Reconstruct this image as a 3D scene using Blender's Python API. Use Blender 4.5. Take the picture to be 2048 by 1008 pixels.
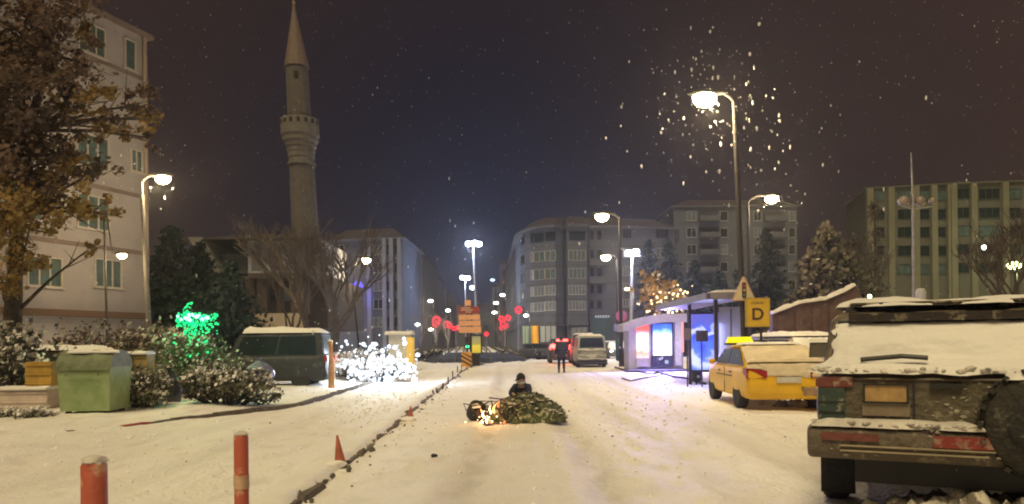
import bpy, bmesh, math, random
from mathutils import Vector, Matrix, noise
for _o in list(bpy.data.objects): bpy.data.objects.remove(_o)
S = bpy.context.scene
C = S.collection
R = math.radians
PI = math.pi
# ------------------------------------------------------------------ camera
CAMZ = 1.5
ROLL = R(0.6)
F = 1500.0
cam_d = bpy.data.cameras.new('camera'); cam = bpy.data.objects.new('camera', cam_d); C.objects.link(cam)
cr, sr = math.cos(ROLL), math.sin(ROLL)
right = Vector((cr, 0, -sr)); up = Vector((sr, 0, cr)); back = Vector((0, -1, 0))
cam.matrix_world = Matrix(((right.x, up.x, back.x, 0), (right.y, up.y, back.y, 0), (right.z, up.z, back.z, CAMZ), (0, 0, 0, 1)))
cam_d.sensor_width = 36; cam_d.lens = 36 * F / 2048
cam_d.shift_y = 181 / 2048
cam_d.clip_start = 0.1; cam_d.clip_end = 3000
cam_d.dof.use_dof = False
S.camera = cam
S.render.resolution_x = 1024; S.render.resolution_y = 504
S.render.engine = 'CYCLES'
S.cycles.filter_width = 2.0
S.view_settings.view_transform = 'Standard'; S.view_settings.look = 'None'
S.view_settings.gamma = 1; S.view_settings.exposure = 0.12
S.cycles.volume_bounces = 0
S.cycles.max_bounces = 6

def ray(px, py):
    u = (px - 1024) / F; v = (685 - py) / F
    return u * cr + v * sr, -u * sr + v * cr
def P(px, py, Y):
    a, b = ray(px, py)
    return Vector((a * Y, Y, CAMZ + b * Y))
def G(px, py, z=0.0):
    a, b = ray(px, py)
    Y = (z - CAMZ) / b
    return Vector((a * Y, Y, z))
def PX(px, Y, py=690): return P(px, py, Y).x

# ------------------------------------------------------------------ night sky
w = bpy.data.worlds.new('World'); S.world = w; w.use_nodes = True
nt = w.node_tree; nt.nodes.clear()
def nn(nt, t, **k):
    n = nt.nodes.new(t)
    for a, b in k.items(): setattr(n, a, b)
    return n
tc = nn(nt, 'ShaderNodeTexCoord')
dv = nn(nt, 'ShaderNodeVectorMath', operation='DISTANCE')
nv = nn(nt, 'ShaderNodeVectorMath', operation='NORMALIZE')
nt.links.new(tc.outputs['Generated'], nv.inputs[0])
nt.links.new(nv.outputs[0], dv.inputs[0]); dv.inputs[1].default_value = (-0.03, 0.985, 0.12)
nz = nn(nt, 'ShaderNodeTexNoise'); nz.inputs['Scale'].default_value = 2.2; nz.inputs['Detail'].default_value = 4
nt.links.new(nv.outputs[0], nz.inputs['Vector'])
ad = nn(nt, 'ShaderNodeMath', operation='MULTIPLY_ADD'); ad.inputs[1].default_value = 0.14
nt.links.new(nz.outputs[0], ad.inputs[0]); nt.links.new(dv.outputs['Value'], ad.inputs[2])
rp = nn(nt, 'ShaderNodeValToRGB')
nt.links.new(ad.outputs[0], rp.inputs[0])
el = rp.color_ramp.elements
el[0].position = 0.08; el[0].color = (0.004, 0.0075, 0.024, 1)
el[1].position = 0.72; el[1].color = (0.040, 0.0235, 0.0200, 1)
e = el.new(0.3); e.color = (0.0115, 0.0095, 0.0165, 1)
e = el.new(0.5); e.color = (0.0235, 0.0150, 0.0150, 1)
bg = nn(nt, 'ShaderNodeBackground'); bg.inputs[1].default_value = 1.0
wo = nn(nt, 'ShaderNodeOutputWorld')
nt.links.new(rp.outputs[0], bg.inputs[0]); nt.links.new(bg.outputs[0], wo.inputs[0])
# added warm fill sun for an even light, from behind the camera and above
sd = bpy.data.lights.new('fill_sun', 'SUN'); so = bpy.data.objects.new('fill_sun', sd); C.objects.link(so)
sd.energy = 2.35; sd.angle = R(26); sd.color = (1.0, 0.79, 0.43)
so.rotation_euler = (R(31), 0, R(-20))

# ------------------------------------------------------------------ materials
MATS = {}
def mat(name, col, rough=0.8, var=0.15, scale=6.0, bump=0.0, bscale=20.0, metal=0.0, spec=0.5, emit=None, es=0.0, col2=None, alpha=None, cells=False, detail=5, thr=None, trans=0.0, coat=0.0):
    if name in MATS: return MATS[name]
    m = bpy.data.materials.new(name); m.use_nodes = True
    nt = m.node_tree; b = nt.nodes['Principled BSDF']
    b.inputs['Roughness'].default_value = rough; b.inputs['Metallic'].default_value = metal
    b.inputs['Specular IOR Level'].default_value = spec
    if coat: b.inputs['Coat Weight'].default_value = coat
    if trans: b.inputs['Transmission Weight'].default_value = trans
    tc = nn(nt, 'ShaderNodeTexCoord')
    tx = nn(nt, 'ShaderNodeTexNoise'); tx.inputs['Scale'].default_value = scale; tx.inputs['Detail'].default_value = detail
    tx.inputs['Roughness'].default_value = 0.6
    nt.links.new(tc.outputs['Object'], tx.inputs['Vector'])
    r = nn(nt, 'ShaderNodeValToRGB'); r.color_ramp.elements[0].position = 0.3 if thr is None else thr - 0.04
    r.color_ramp.elements[1].position = 0.7 if thr is None else thr + 0.04
    c2 = col2 if col2 else tuple(min(1, c * (1 + var)) for c in col)
    c1 = col if col2 else tuple(c * (1 - var) for c in col)
    r.color_ramp.elements[0].color = (*c1, 1); r.color_ramp.elements[1].color = (*c2, 1)
    nt.links.new(tx.outputs[0], r.inputs[0]); nt.links.new(r.outputs[0], b.inputs['Base Color'])
    if bump:
        t2 = nn(nt, 'ShaderNodeTexNoise'); t2.inputs['Scale'].default_value = bscale; t2.inputs['Detail'].default_value = 6
        nt.links.new(tc.outputs['Object'], t2.inputs['Vector'])
        bp = nn(nt, 'ShaderNodeBump'); bp.inputs['Strength'].default_value = bump; bp.inputs['Distance'].default_value = 0.05
        nt.links.new(t2.outputs[0], bp.inputs['Height']); nt.links.new(bp.outputs[0], b.inputs['Normal'])
    if emit:
        b.inputs['Emission Color'].default_value = (*emit, 1); b.inputs['Emission Strength'].default_value = es
    MATS[name] = m
    return m
SNOW = mat('snow', (0.80, 0.79, 0.78), 0.65, 0.06, 1.5, 0.5, 9)
SNOWD = mat('dirty_snow', (0.62, 0.59, 0.55), 0.7, 0.2, 3, 0.6, 12)
BLACK = mat('black_plastic', (0.02, 0.02, 0.022), 0.5, 0.2, 8)
RUBBER = mat('rubber', (0.025, 0.025, 0.025), 0.85, 0.3, 20, 0.3, 40)
GLASS = mat('dark_glass', (0.018, 0.028, 0.03), 0.35, 0.3, 2, spec=0.06)
FROST = mat('frosted_glass', (0.10, 0.12, 0.13), 0.35, 0.4, 3)
STEEL = mat('painted_steel', (0.10, 0.10, 0.11), 0.45, 0.2, 9, metal=0.6)
GALV = mat('galvanised_steel', (0.33, 0.33, 0.34), 0.5, 0.2, 6, metal=0.7)
BARK = mat('bark', (0.06, 0.045, 0.035), 0.95, 0.4, 9, 0.8, 25)
TWIG = mat('twigs', (0.065, 0.05, 0.042), 0.95, 0.4, 4)
WFRAME = mat('white_frame', (0.42, 0.43, 0.43), 0.6, 0.1, 5)
def emitm(name, col, s): return mat(name, (0.03, 0.03, 0.03), 0.5, 0.02, emit=col, es=s)

# ------------------------------------------------------------------ mesh builder
class MB:
    def __init__(s): s.v = []; s.f = []; s.m = []; s.cm = 0
    def add(s, vs, fs):
        o = len(s.v); s.v += [tuple(v) for v in vs]
        for f in fs: s.f.append(tuple(o + i for i in f)); s.m.append(s.cm)
        return s
    def box(s, c, d, rz=0, taper=1.0, M=None):
        x, y, z = d[0] / 2, d[1] / 2, d[2] / 2
        vs = []
        for k, t in ((-1, 1), (1, taper)):
            for a, b in ((-1, -1), (1, -1), (1, 1), (-1, 1)): vs.append(Vector((a * x * t, b * y * t, k * z)))
        rm = M if M is not None else Matrix.Rotation(rz, 3, 'Z')
        vs = [rm @ v + Vector(c) for v in vs]
        return s.add(vs, [(3, 2, 1, 0), (4, 5, 6, 7), (0, 1, 5, 4), (1, 2, 6, 5), (2, 3, 7, 6), (3, 0, 4, 7)])
    def tube(s, pts, rad, n=8, cap=True):
        pts = [Vector(p) for p in pts]
        if not hasattr(rad, '__len__'): rad = [rad] * len(pts)
        vs = []; fs = []
        for i, p in enumerate(pts):
            d = (pts[min(i + 1, len(pts) - 1)] - pts[max(i - 1, 0)])
            if d.length < 1e-9: d = Vector((0, 0, 1))
            d.normalize()
            a = d.cross(Vector((0, 0, 1)))
            if a.length < 0.05: a = d.cross(Vector((0, 1, 0)))
            a.normalize(); b = d.cross(a)
            for k in range(n):
                t = 2 * PI * k / n
                vs.append(p + (a * math.cos(t) + b * math.sin(t)) * rad[i])
        for i in range(len(pts) - 1):
            for k in range(n):
                fs.append((i * n + k, i * n + (k + 1) % n, (i + 1) * n + (k + 1) % n, (i + 1) * n + k))
        if cap: fs.append(tuple(range(n))[::-1]); fs.append(tuple((len(pts) - 1) * n + k for k in range(n)))
        return s.add(vs, fs)
    def lathe(s, prof, c=(0, 0, 0), n=20, axis='Z'):
        vs = []; fs = []
        for r, z in prof:
            for k in range(n):
                t = 2 * PI * k / n; x, y = r * math.cos(t), r * math.sin(t)
                vs.append(Vector(c) + (Vector((x, y, z)) if axis == 'Z' else Vector((z, x, y)) if axis == 'X' else Vector((x, z, y))))
        for i in range(len(prof) - 1):
            for k in range(n):
                fs.append((i * n + k, i * n + (k + 1) % n, (i + 1) * n + (k + 1) % n, (i + 1) * n + k))
        fs.append(tuple(range(n))[::-1]); fs.append(tuple((len(prof) - 1) * n + k for k in range(n)))
        return s.add(vs, fs)
    def prism(s, poly, z0, z1, inset=None):
        n = len(poly); top = inset if inset else poly
        vs = [(p[0], p[1], z0) for p in poly] + [(p[0], p[1], z1) for p in top]
        fs = [tuple(range(n))[::-1], tuple(range(n, 2 * n))] + [(i, (i + 1) % n, n + (i + 1) % n, n + i) for i in range(n)]
        return s.add(vs, fs)
    def ico(s, c, r, jit=0.0, sub=1, rnd=random, sq=(1, 1, 1)):
        bm = bmesh.new(); bmesh.ops.create_icosphere(bm, subdivisions=sub, radius=1)
        vs = [Vector(c) + Vector((v.co.x * sq[0], v.co.y * sq[1], v.co.z * sq[2])) * r * (1 + rnd.uniform(-jit, jit)) for v in bm.verts]
        fs = [tuple(v.index for v in f.verts) for f in bm.faces]; bm.free()
        return s.add(vs, fs)
    def quad(s, a, b, c, d): return s.add([a, b, c, d], [(0, 1, 2, 3)])
    def leaf(s, c, sz, rnd=random):
        n = Vector((rnd.gauss(0, 1), rnd.gauss(0, 1), rnd.gauss(0, 1))).normalized()
        a = n.orthogonal().normalized() * sz; b = n.cross(a).normalized() * sz * rnd.uniform(0.5, 1)
        c = Vector(c)
        return s.add([c - a, c + b * 0.7, c + a, c - b], [(0, 1, 2, 3)])
    def slab(s, pts, nrm, th):
        # thick plate from a 3D outline and thickness vector
        n = len(pts); t = Vector(nrm).normalized() * th
        vs = [Vector(p) for p in pts] + [Vector(p) + t for p in pts]
        return s.add(vs, [tuple(range(n))[::-1], tuple(range(n, 2 * n))] + [(i, (i + 1) % n, n + (i + 1) % n, n + i) for i in range(n)])
    def build(s, name, m, parent=None, smooth=False, ang=35, fix=True):
        me = bpy.data.meshes.new(name); me.from_pydata(s.v, [], s.f)
        ms = m if isinstance(m, (list, tuple)) else [m]
        for x in ms: me.materials.append(x)
        me.polygons.foreach_set('material_index', s.m)
        if fix or smooth:
            bm = bmesh.new(); bm.from_mesh(me)
            if fix: bmesh.ops.recalc_face_normals(bm, faces=bm.faces)
            if smooth:
                for f in bm.faces: f.smooth = True
                th = R(ang)
                for e in bm.edges:
                    if len(e.link_faces) == 2 and e.calc_face_angle(0) > th: e.smooth = False
            bm.to_mesh(me); bm.free()
        o = bpy.data.objects.new(name, me); C.objects.link(o)
        if parent: o.parent = parent
        return o

def tag(o, label, cat, group=None):
    o['label'] = label; o['category'] = cat
    if group: o['group'] = group
    return o
def thing(name, label, cat, loc=(0, 0, 0), rz=0, group=None):
    o = bpy.data.objects.new(name, None); C.objects.link(o); o.location = loc; o.rotation_euler = (0, 0, rz)
    o.empty_display_size = 0.1
    return tag(o, label, cat, group)
def struct(o, kind='structure'): o['kind'] = kind; return o
def bulbs(parent, pts, m, name='bulb', jit=.2):
    # pts: (position, radius); the hundred largest are parts, the rest one cluster
    pts = sorted(pts, key=lambda q: -q[1]); rn = random.Random(len(pts)); src = []
    for k in range(4):
        b = MB(); b.ico((0, 0, 0), 1, jit, 1, rn); o = b.build(name, m, parent, smooth=True); src.append(o)
    for k, (p, r) in enumerate(pts[:100]):
        o = src[k] if k < 4 else src[k % 4].copy()
        if k >= 4: C.objects.link(o); o.parent = parent
        o.location = p; o.scale = (r, r, r)
    if len(pts) > 100:
        b = MB()
        for p, r in pts[100:]: b.ico(p, r, jit, 1, rn)
        struct(b.build(name + '_cluster', m, parent), 'stuff')
def pointlight(parent, loc, power, col, r=0.12, spot=None):
    d = bpy.data.lights.new('lamp_light', 'SPOT' if spot else 'POINT'); d.energy = power; d.color = col; d.shadow_soft_size = r
    if spot: d.spot_size = R(spot); d.spot_blend = 0.6
    o = bpy.data.objects.new('lamp_light', d); C.objects.link(o); o.location = loc
    if parent: o.parent = parent
    return o
def fbm(x, y, z=0.0, o=4): return noise.fractal(Vector((x, y, z)), 1.0, 2.0, o)

# ------------------------------------------------------------------ ground
FEET = {}
_rf = random.Random(31)
for (x0, y0, x1, y1, st) in ((1.2, 8, 3.6, 36, .62), (-.9, 13, 2.6, 37, .6), (-1.3, 9, -.6, 14, .55), (4.4, 9, 2.9, 34, .66), (-3.2, 8, -4.9, 30, .6), (-5.4, 26, -3.4, 8, .64), (.3, 17, .6, 24, .5), (4.3, 13, 4.5, 24, .6), (5.2, 24, 3.0, 40, .6)):
    n_ = int(math.hypot(x1 - x0, y1 - y0) / st); dx, dy = (x1 - x0) / n_, (y1 - y0) / n_; L_ = math.hypot(dx, dy)
    for k in range(n_):
        s_ = .11 if k % 2 else -.11; w_ = .25 * math.sin(k * .23)
        fx, fy = x0 + dx * k + (-dy / L_) * s_ + w_ + _rf.uniform(-.05, .05), y0 + dy * k + (dx / L_) * s_ + _rf.uniform(-.06, .06)
        FEET.setdefault((int(fx // .5), int(fy // .5)), []).append((fx, fy, dx / L_, dy / L_, _rf.uniform(.6, 1.2)))
def footdent(x, y):
    z = 0.0; i, j = int(x // .5), int(y // .5)
    for a in (i - 1, i, i + 1):
        for b in (j - 1, j, j + 1):
            for (fx, fy, ux, uy, k) in FEET.get((a, b), ()):
                u = (x - fx) * ux + (y - fy) * uy; v = -(x - fx) * uy + (y - fy) * ux
                r = (u / .19) ** 2 + (v / .09) ** 2
                if r < 6: z += k * (-.035 * math.exp(-r) + .012 * math.exp(-(r - 2.2) ** 2))
    return z
def gz(x, y):
    z = 0.0
    if 1 < y < 75:
        k = min(1, (75 - y) / 15)
        z += 0.045 * fbm(x * 0.35, y * 0.25, 1) * k + 0.022 * fbm(x * 1.7, y * 0.9, 3) * k + .010 * fbm(x * 5.5, y * 3.5, 8) * k
        if y < 42: z += footdent(x, y)
        # wheel ruts in the right lane
        for rx, d in ((-0.55, .055), (0.75, .055), (-0.25, .03), (1.02, .03), (2.2, .03), (3.6, .03), (-4.1, .025), (-5.5, .022)):
            cx = rx + 0.18 * math.sin(y * 0.11 + rx) + 0.03 * math.sin(y * 0.7)
            z -= d * k * math.exp(-((x - cx) / 0.17) ** 2)
            z += 0.35 * d * k * math.exp(-((abs(x - cx) - 0.32) / 0.1) ** 2)
        if x < -6.2 and y > 6:
            z += min(0.10, (-6.2 - x) * 0.12) * k
    return z
def groundmat():
    m = bpy.data.materials.new('snow_ground'); m.use_nodes = True; nt = m.node_tree; b = nt.nodes['Principled BSDF']
    b.inputs['Roughness'].default_value = 0.6
    g = nn(nt, 'ShaderNodeNewGeometry')
    def noi(scale, det, stretch=(1, 1, 1)):
        mp = nn(nt, 'ShaderNodeMapping'); mp.inputs['Scale'].default_value = stretch
        t = nn(nt, 'ShaderNodeTexNoise'); t.inputs['Scale'].default_value = scale; t.inputs['Detail'].default_value = det
        nt.links.new(g.outputs['Position'], mp.inputs[0]); nt.links.new(mp.outputs[0], t.inputs['Vector']); return t
    a = noi(0.25, 6, (1.6, 0.35, 1)); c = noi(3.0, 6, (1, 0.5, 1)); d = noi(14, 5)
    r1 = nn(nt, 'ShaderNodeValToRGB'); e = r1.color_ramp.elements
    e[0].position = 0.32; e[0].color = (0.76, 0.73, 0.70, 1); e[1].position = 0.62; e[1].color = (0.90, 0.89, 0.87, 1)
    nt.links.new(a.outputs[0], r1.inputs[0])
    r2 = nn(nt, 'ShaderNodeValToRGB'); e = r2.color_ramp.elements
    e[0].position = 0.28; e[0].color = (0.86, 0.85, 0.84, 1); e[1].position = 0.5; e[1].color = (1, 1, 1, 1)
    nt.links.new(c.outputs[0], r2.inputs[0])
    mx = nn(nt, 'ShaderNodeMix', data_type='RGBA', blend_type='MULTIPLY'); mx.inputs[0].default_value = 1
    nt.links.new(r1.outputs[0], mx.inputs[6]); nt.links.new(r2.outputs[0], mx.inputs[7])
    # worn-in dirt where wheels ran, from the mesh's own attribute
    at = nn(nt, 'ShaderNodeAttribute'); at.attribute_name = 'dirt'
    ml = nn(nt, 'ShaderNodeMath', operation='MULTIPLY'); nt.links.new(at.outputs['Fac'], ml.inputs[0])
    r3 = nn(nt, 'ShaderNodeMapRange'); r3.inputs[1].default_value = 0.3; r3.inputs[2].default_value = 0.6
    nt.links.new(c.outputs[0], r3.inputs[0]); nt.links.new(r3.outputs[0], ml.inputs[1])
    m2 = nn(nt, 'ShaderNodeMix', data_type='RGBA'); nt.links.new(ml.outputs[0], m2.inputs[0])
    nt.links.new(mx.outputs[2], m2.inputs[6]); m2.inputs[7].default_value = (0.55, 0.52, 0.48, 1)
    nt.links.new(m2.outputs[2], b.inputs['Base Color'])
    s = nn(nt, 'ShaderNodeMath', operation='ADD'); nt.links.new(c.outputs[0], s.inputs[0]); nt.links.new(d.outputs[0], s.inputs[1])
    bp = nn(nt, 'ShaderNodeBump'); bp.inputs['Strength'].default_value = 0.8; bp.inputs['Distance'].default_value = 0.06
    nt.links.new(s.outputs[0], bp.inputs['Height']); nt.links.new(bp.outputs[0], b.inputs['Normal'])
    return m
def ground():
    ys = [-60, -20, -5, 0]; y = 1.5
    while y < 75: ys.append(y); y += 0.05 + y * 0.009
    while y < 400: ys.append(y); y *= 1.25
    ys.append(430)
    xs = []; x = 0.0; pos = [0.0]
    while x < 7.5: x += 0.06; pos.append(x)
    while x < 14: x += 0.1; pos.append(x)
    while x < 60: x += 0.1 + (x - 14) * 0.15; pos.append(x)
    pos += [120, 220]
    xs = [-p for p in pos[:0:-1]] + pos
    vs = []; dirt = []
    for y in ys:
        for x in xs:
            vs.append((x, y, gz(x, y)))
            d = 0
            if 0 < y < 60:
                for rx, s in ((-0.55, .9), (0.75, .9), (2.2, .45), (3.6, .4), (-4.1, .4), (-5.5, .3)):
                    cx = rx + 0.18 * math.sin(y * 0.11 + rx) + 0.03 * math.sin(y * 0.7)
                    d = max(d, s * math.exp(-((x - cx) / 0.26) ** 2))
                d = max(d, 0.35 * math.exp(-((x - 0.1) / 0.9) ** 2) )
                d *= min(1, (60 - y) / 30)
            dirt.append(d)
    nx = len(xs); fs = [(j * nx + i, j * nx + i + 1, (j + 1) * nx + i + 1, (j + 1) * nx + i) for j in range(len(ys) - 1) for i in range(nx - 1)]
    me = bpy.data.meshes.new('snowy_road'); me.from_pydata(vs, [], fs); me.materials.append(groundmat())
    a = me.attributes.new('dirt', 'FLOAT', 'POINT'); a.data.foreach_set('value', dirt)
    me.polygons.foreach_set('use_smooth', [True] * len(fs))
    o = bpy.data.objects.new('snowy_road', me); C.objects.link(o); struct(o)
ground()

# kerb of the median: a broken dark line of stones under snow
STONE = mat('kerb_stone', (0.13, 0.11, 0.09), 0.9, 0.4, 5, 0.6, 20)
rnd = random.Random(4)
mb = MB(); y = 5.5
def kx(y): return -2.05 - 0.018 * (y - 6) 
while y < 47:
    L = rnd.uniform(0.35, 1.0)
    if rnd.random() < 0.9:
        hh = rnd.uniform(0.015, 0.05) + (0.03 if rnd.random() < 0.12 else 0)
        mb.box((kx(y) + rnd.uniform(-.03, .03), y + L / 2, gz(kx(y), y) + hh / 2 - 0.01), (0.07 + rnd.uniform(0, .06), L * 0.97, hh + .02), rz=rnd.uniform(-.05, .05), taper=0.85)
    for k in range(3):
        c = (kx(y) + rnd.gauss(0.02, 0.10), y + rnd.uniform(0, L), 0.01)
        mb.ico(c, rnd.uniform(0.012, 0.045), 0.4, 1, rnd)
    y += L
struct(mb.build('median_kerb', STONE))
# snow lying along the top of the kerb
mb = MB()
pts = []
y = 5.0; vs = []; fs = []; n = 0
while y < 48:
    x = kx(y) - 0.12; h0 = 0.075 + 0.05 * fbm(y * 1.3, 2.0)
    wd = 0.14 + 0.08 * fbm(y * 2.1, 7.0)
    vs += [(x - 0.5, y, -0.05), (x - 0.2, y, h0 * 0.7), (x, y, h0), (x + wd * 0.7, y, h0 * 0.75 + .01), (x + wd, y, -0.03)]
    if n: o = (n - 1) * 5; fs += [(o + k, o + k + 1, o + 6 + k, o + 5 + k) for k in range(4)]
    n += 1; y += 0.12
mb.add(vs, fs); struct(mb.build('kerb_snow', SNOW, smooth=True, ang=80))
# ------------------------------------------------------------------ buildings
def lerp(a, b, t): return a + (b - a) * t
def facade_hit(px, py, c, d):
    # pixel ray meets the vertical plane through c along d: (distance along, height)
    a, b = ray(px, py)
    det = a * -d[1] + d[0] * 1.0
    Y = (c[0] * -d[1] + d[0] * c[1]) / det
    X = a * Y
    t = (X - c[0]) * d[0] + (Y - c[1]) * d[1]
    return t, CAMZ + b * Y
def window(parent, c, d, t, z, wd, h, n=2, fm=None, gm=None, curtain=None, depth=0.10, sill=True):
    d = Vector((d[0], d[1], 0)).normalized(); nr = Vector((d.y, -d.x, 0))
    if nr.dot(Vector((0, 0, 0)) - Vector((c[0], c[1], 0))) < 0: nr = -nr
    o = Vector((c[0], c[1], 0)) + d * t + Vector((0, 0, z))
    M = Matrix((( d.x, -d.y * 1.0, 0), (d.y, d.x, 0), (0, 0, 1)))
    f = MB(); b = 0.06
    def bx(du, dz, w_, h_, dn, th):
        f.box(o + d * du + nr * dn + Vector((0, 0, dz)), (w_, th, h_), M=M)
    bx(0, h / 2 + b / 2, wd + 2 * b, b, depth / 2, depth); bx(0, -h / 2 - b / 2, wd + 2 * b, b, depth / 2, depth)
    bx(-wd / 2 - b / 2, 0, b, h, depth / 2, depth); bx(wd / 2 + b / 2, 0, b, h, depth / 2, depth)
    for k in range(1, n): bx(-wd / 2 + wd * k / n, 0, 0.07, h, 0.035, 0.06)
    if sill: bx(0, -h / 2 - b - 0.03, wd + 0.3, 0.05, depth * 0.75, depth * 1.5)
    fo = f.build('window', fm or WFRAME, parent)
    g = MB(); g.box(o + nr * 0.012, (wd, 0.02, h), M=M); g.build('pane', gm or GLASS, fo)
    return fo
def band(name, poly, z0, z1, m, parent, off=0.06):
    cx = sum(p[0] for p in poly) / len(poly); cy = sum(p[1] for p in poly) / len(poly)
    q = []
    for p in poly:
        v = Vector((p[0] - cx, p[1] - cy)); q.append((p[0] + v.x / v.length * off, p[1] + v.y / v.length * off))
    mb = MB(); mb.prism(q, z0, z1); return mb.build(name, m, parent)
def shrink(poly, k):
    cx = sum(p[0] for p in poly) / len(poly); cy = sum(p[1] for p in poly) / len(poly)
    return [(lerp(p[0], cx, k), lerp(p[1], cy, k)) for p in poly]
def building(name, label, poly, H, wallm, roofm, roof_h=2.5, snow=False, eave=0.5, bands=(), group=None, cat='building', rk=0.55, bandm=None):
    t = thing(name, label, cat, (0, 0, 0), 0, group)
    mb = MB(); mb.prism(poly, -0.3, H); mb.build('wall', wallm, t)
    for z in bands: band('floor_band', poly, z - .1, z + .1, bandm or wallm, t, 0.07)
    cx = sum(p[0] for p in poly) / len(poly); cy = sum(p[1] for p in poly) / len(poly)
    q = [(p[0] + Vector((p[0] - cx, p[1] - cy)).normalized().x * eave, p[1] + Vector((p[0] - cx, p[1] - cy)).normalized().y * eave) for p in poly]
    mb = MB(); mb.prism(q, H, H + 0.22); mb.build('eave', bandm or wallm, t)
    if roof_h > 0:
        mb = MB(); mb.prism(shrink(q, 0.01), H + 0.225, H + 0.225 + roof_h, shrink(q, rk)); mb.build('roof', roofm, t)
    return t

PLASTER = mat('pink_plaster', (0.31, 0.285, 0.28), 0.9, 0.10, 0.7, 0.2, 8)
REDTILE = mat('roof_tiles', (0.16, 0.07, 0.055), 0.9, 0.3, 3, 0.5, 6)
GREYPL = mat('grey_plaster', (0.105, 0.122, 0.15), 0.9, 0.10, 0.5, 0.15, 5)
GREYD = mat('grey_plaster_dark', (0.09, 0.10, 0.11), 0.9, 0.15, 0.5)
BLUEPL = mat('pale_blue_plaster', (0.11, 0.125, 0.17), 0.9, 0.15, 0.4)
BROWNPL = mat('brown_plaster', (0.09, 0.075, 0.068), 0.9, 0.2, 0.4)
GREENPL = mat('green_plaster', (0.105, 0.108, 0.085), 0.9, 0.15, 0.3)
GREEND = mat('green_recess', (0.06, 0.07, 0.05), 0.9, 0.2, 0.5)
DARKROOF = mat('dark_roof', (0.035, 0.028, 0.03), 0.9, 0.3, 1, 0.3, 5)
WTEAL = mat('teal_window', (0.07, 0.11, 0.11), 0.3, 0.4, 1.5)
CURT = mat('curtained_glass', (0.13, 0.16, 0.19), 0.4, 0.4, 1.3)

# 1. tall apartment house on the left
Cn = (P(300, 690, 39).x, 39.0); d1 = Vector((-0.326, -0.946)); bk = Vector((-0.946, 0.326))
N1 = (Cn[0] + d1.x * 15, Cn[1] + d1.y * 15)
poly = [Cn, N1, (N1[0] + bk.x * 12, N1[1] + bk.y * 12), (Cn[0] + bk.x * 12, Cn[1] + bk.y * 12)][::-1]
Ht = P(285, 78, 39).z
t = building('apartment_house', 'tall pink-beige five-storey apartment house at the left behind the brown-leaved tree', poly, Ht, PLASTER, REDTILE, 1.8, eave=0.35, bands=(15.3, 12.2, 9.2, 6.3), bandm=mat('plaster_trim', (0.17, 0.13, 0.115), 0.9, 0.15, 1))
DM = mat('window_frame_brown', (0.25, 0.2, 0.17), 0.7, 0.2, 4)
for (x0, y0, x1, y1, n) in ((157, 50, 207, 106, 3), (250, 82, 268, 137, 1), (55, 516, 120, 571, 3), (190, 521, 240, 573, 3), (262, 302, 282, 342, 2)):
    ta, za = facade_hit(x0, (y0 + y1) / 2, Cn, d1); tb, _ = facade_hit(x1, (y0 + y1) / 2, Cn, d1)
    tm, zt = facade_hit((x0 + x1) / 2, y0, Cn, d1); _, zb = facade_hit((x0 + x1) / 2, y1, Cn, d1)
    window(t, Cn, d1, (ta + tb) / 2, (zt + zb) / 2, abs(ta - tb), zt - zb, n, fm=mat('window_frame_pale', (0.42, 0.38, 0.34), 0.7), gm=WTEAL)
tw, _ = facade_hit(182, 80, Cn, d1); tn, _ = facade_hit(259, 110, Cn, d1)
for z in (13.7, 10.6, 7.7):
    if z < 13: window(t, Cn, d1, tw, z + .2, 1.7, 1.5, 3, gm=WTEAL, fm=MATS['window_frame_pale'])
    window(t, Cn, d1, tw + 3.6, z + .2, 1.7, 1.5, 3, gm=WTEAL, fm=MATS['window_frame_pale'])
ta, z3 = facade_hit(130, 627, Cn, d1)
mb = MB(); nr = Vector((0.946, -0.326))
cc = Vector(Cn) + d1 * (ta + 0.4) + nr * 0.35
mb.box((cc.x, cc.y, z3), (0.7, 9.5, 0.28), rz=math.atan2(-d1.x, d1.y) + PI * 0)
mb.build('canopy', mat('canopy_brown', (0.10, 0.06, 0.04), 0.9), t)
mb = MB(); pc = Vector(Cn) + d1 * 0.25 + nr * 0.08
mb.tube([(pc.x, pc.y, 0), (pc.x, pc.y, Ht)], 0.09, 8); mb.build('drainpipe', mat('drainpipe_grey', (0.28, 0.22, 0.17), 0.7), t)

# 2. curved corner building
cv = [(1012, 182), (1036, 124), (1041, 117), (1052, 112.5), (1068, 109.5), (1090, 108), (1112, 107.5), (1128, 108.5)]
pts = [(PX(a, b), b) for a, b in cv]
pts += [(PX(1129, 110), 110), (PX(1134, 110), 110), (PX(1136, 107), 107), (PX(1176, 107.5), 107.5), (PX(1178, 109), 109), (PX(1240, 109), 109), (PX(1350, 111), 111), (PX(1352, 125), 125), (PX(1200, 182), 182)]
H2 = P(1100, 455, 108).z
t = building('corner_building', 'pale grey apartment building with rounded corner, shops below, centre right', pts, H2, GREYPL, DARKROOF, 1.6, eave=0.8, bands=(), rk=0.25)
def rowz(py, Y=108): return P(1100, py, Y).z
edges = {}
def win_px(t, x0, x1, y0, y1, a, b, n, **k):
    # window on the wall from a to b (world xy), outlined in the photograph
    d = Vector((b[0] - a[0], b[1] - a[1])).normalized()
    ta, _ = facade_hit(x0, (y0 + y1) / 2, a, d); tb, _ = facade_hit(x1, (y0 + y1) / 2, a, d)
    _, zt = facade_hit((x0 + x1) / 2, y0, a, d); _, zb = facade_hit((x0 + x1) / 2, y1, a, d)
    return window(t, a, d, (ta + tb) / 2, (zt + zb) / 2, abs(tb - ta), zt - zb, n, **k)
rows = [(464, 482, 0), (502, 521, 1), (538, 557, 1), (572, 589, 2), (604, 620, 2)]
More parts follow.
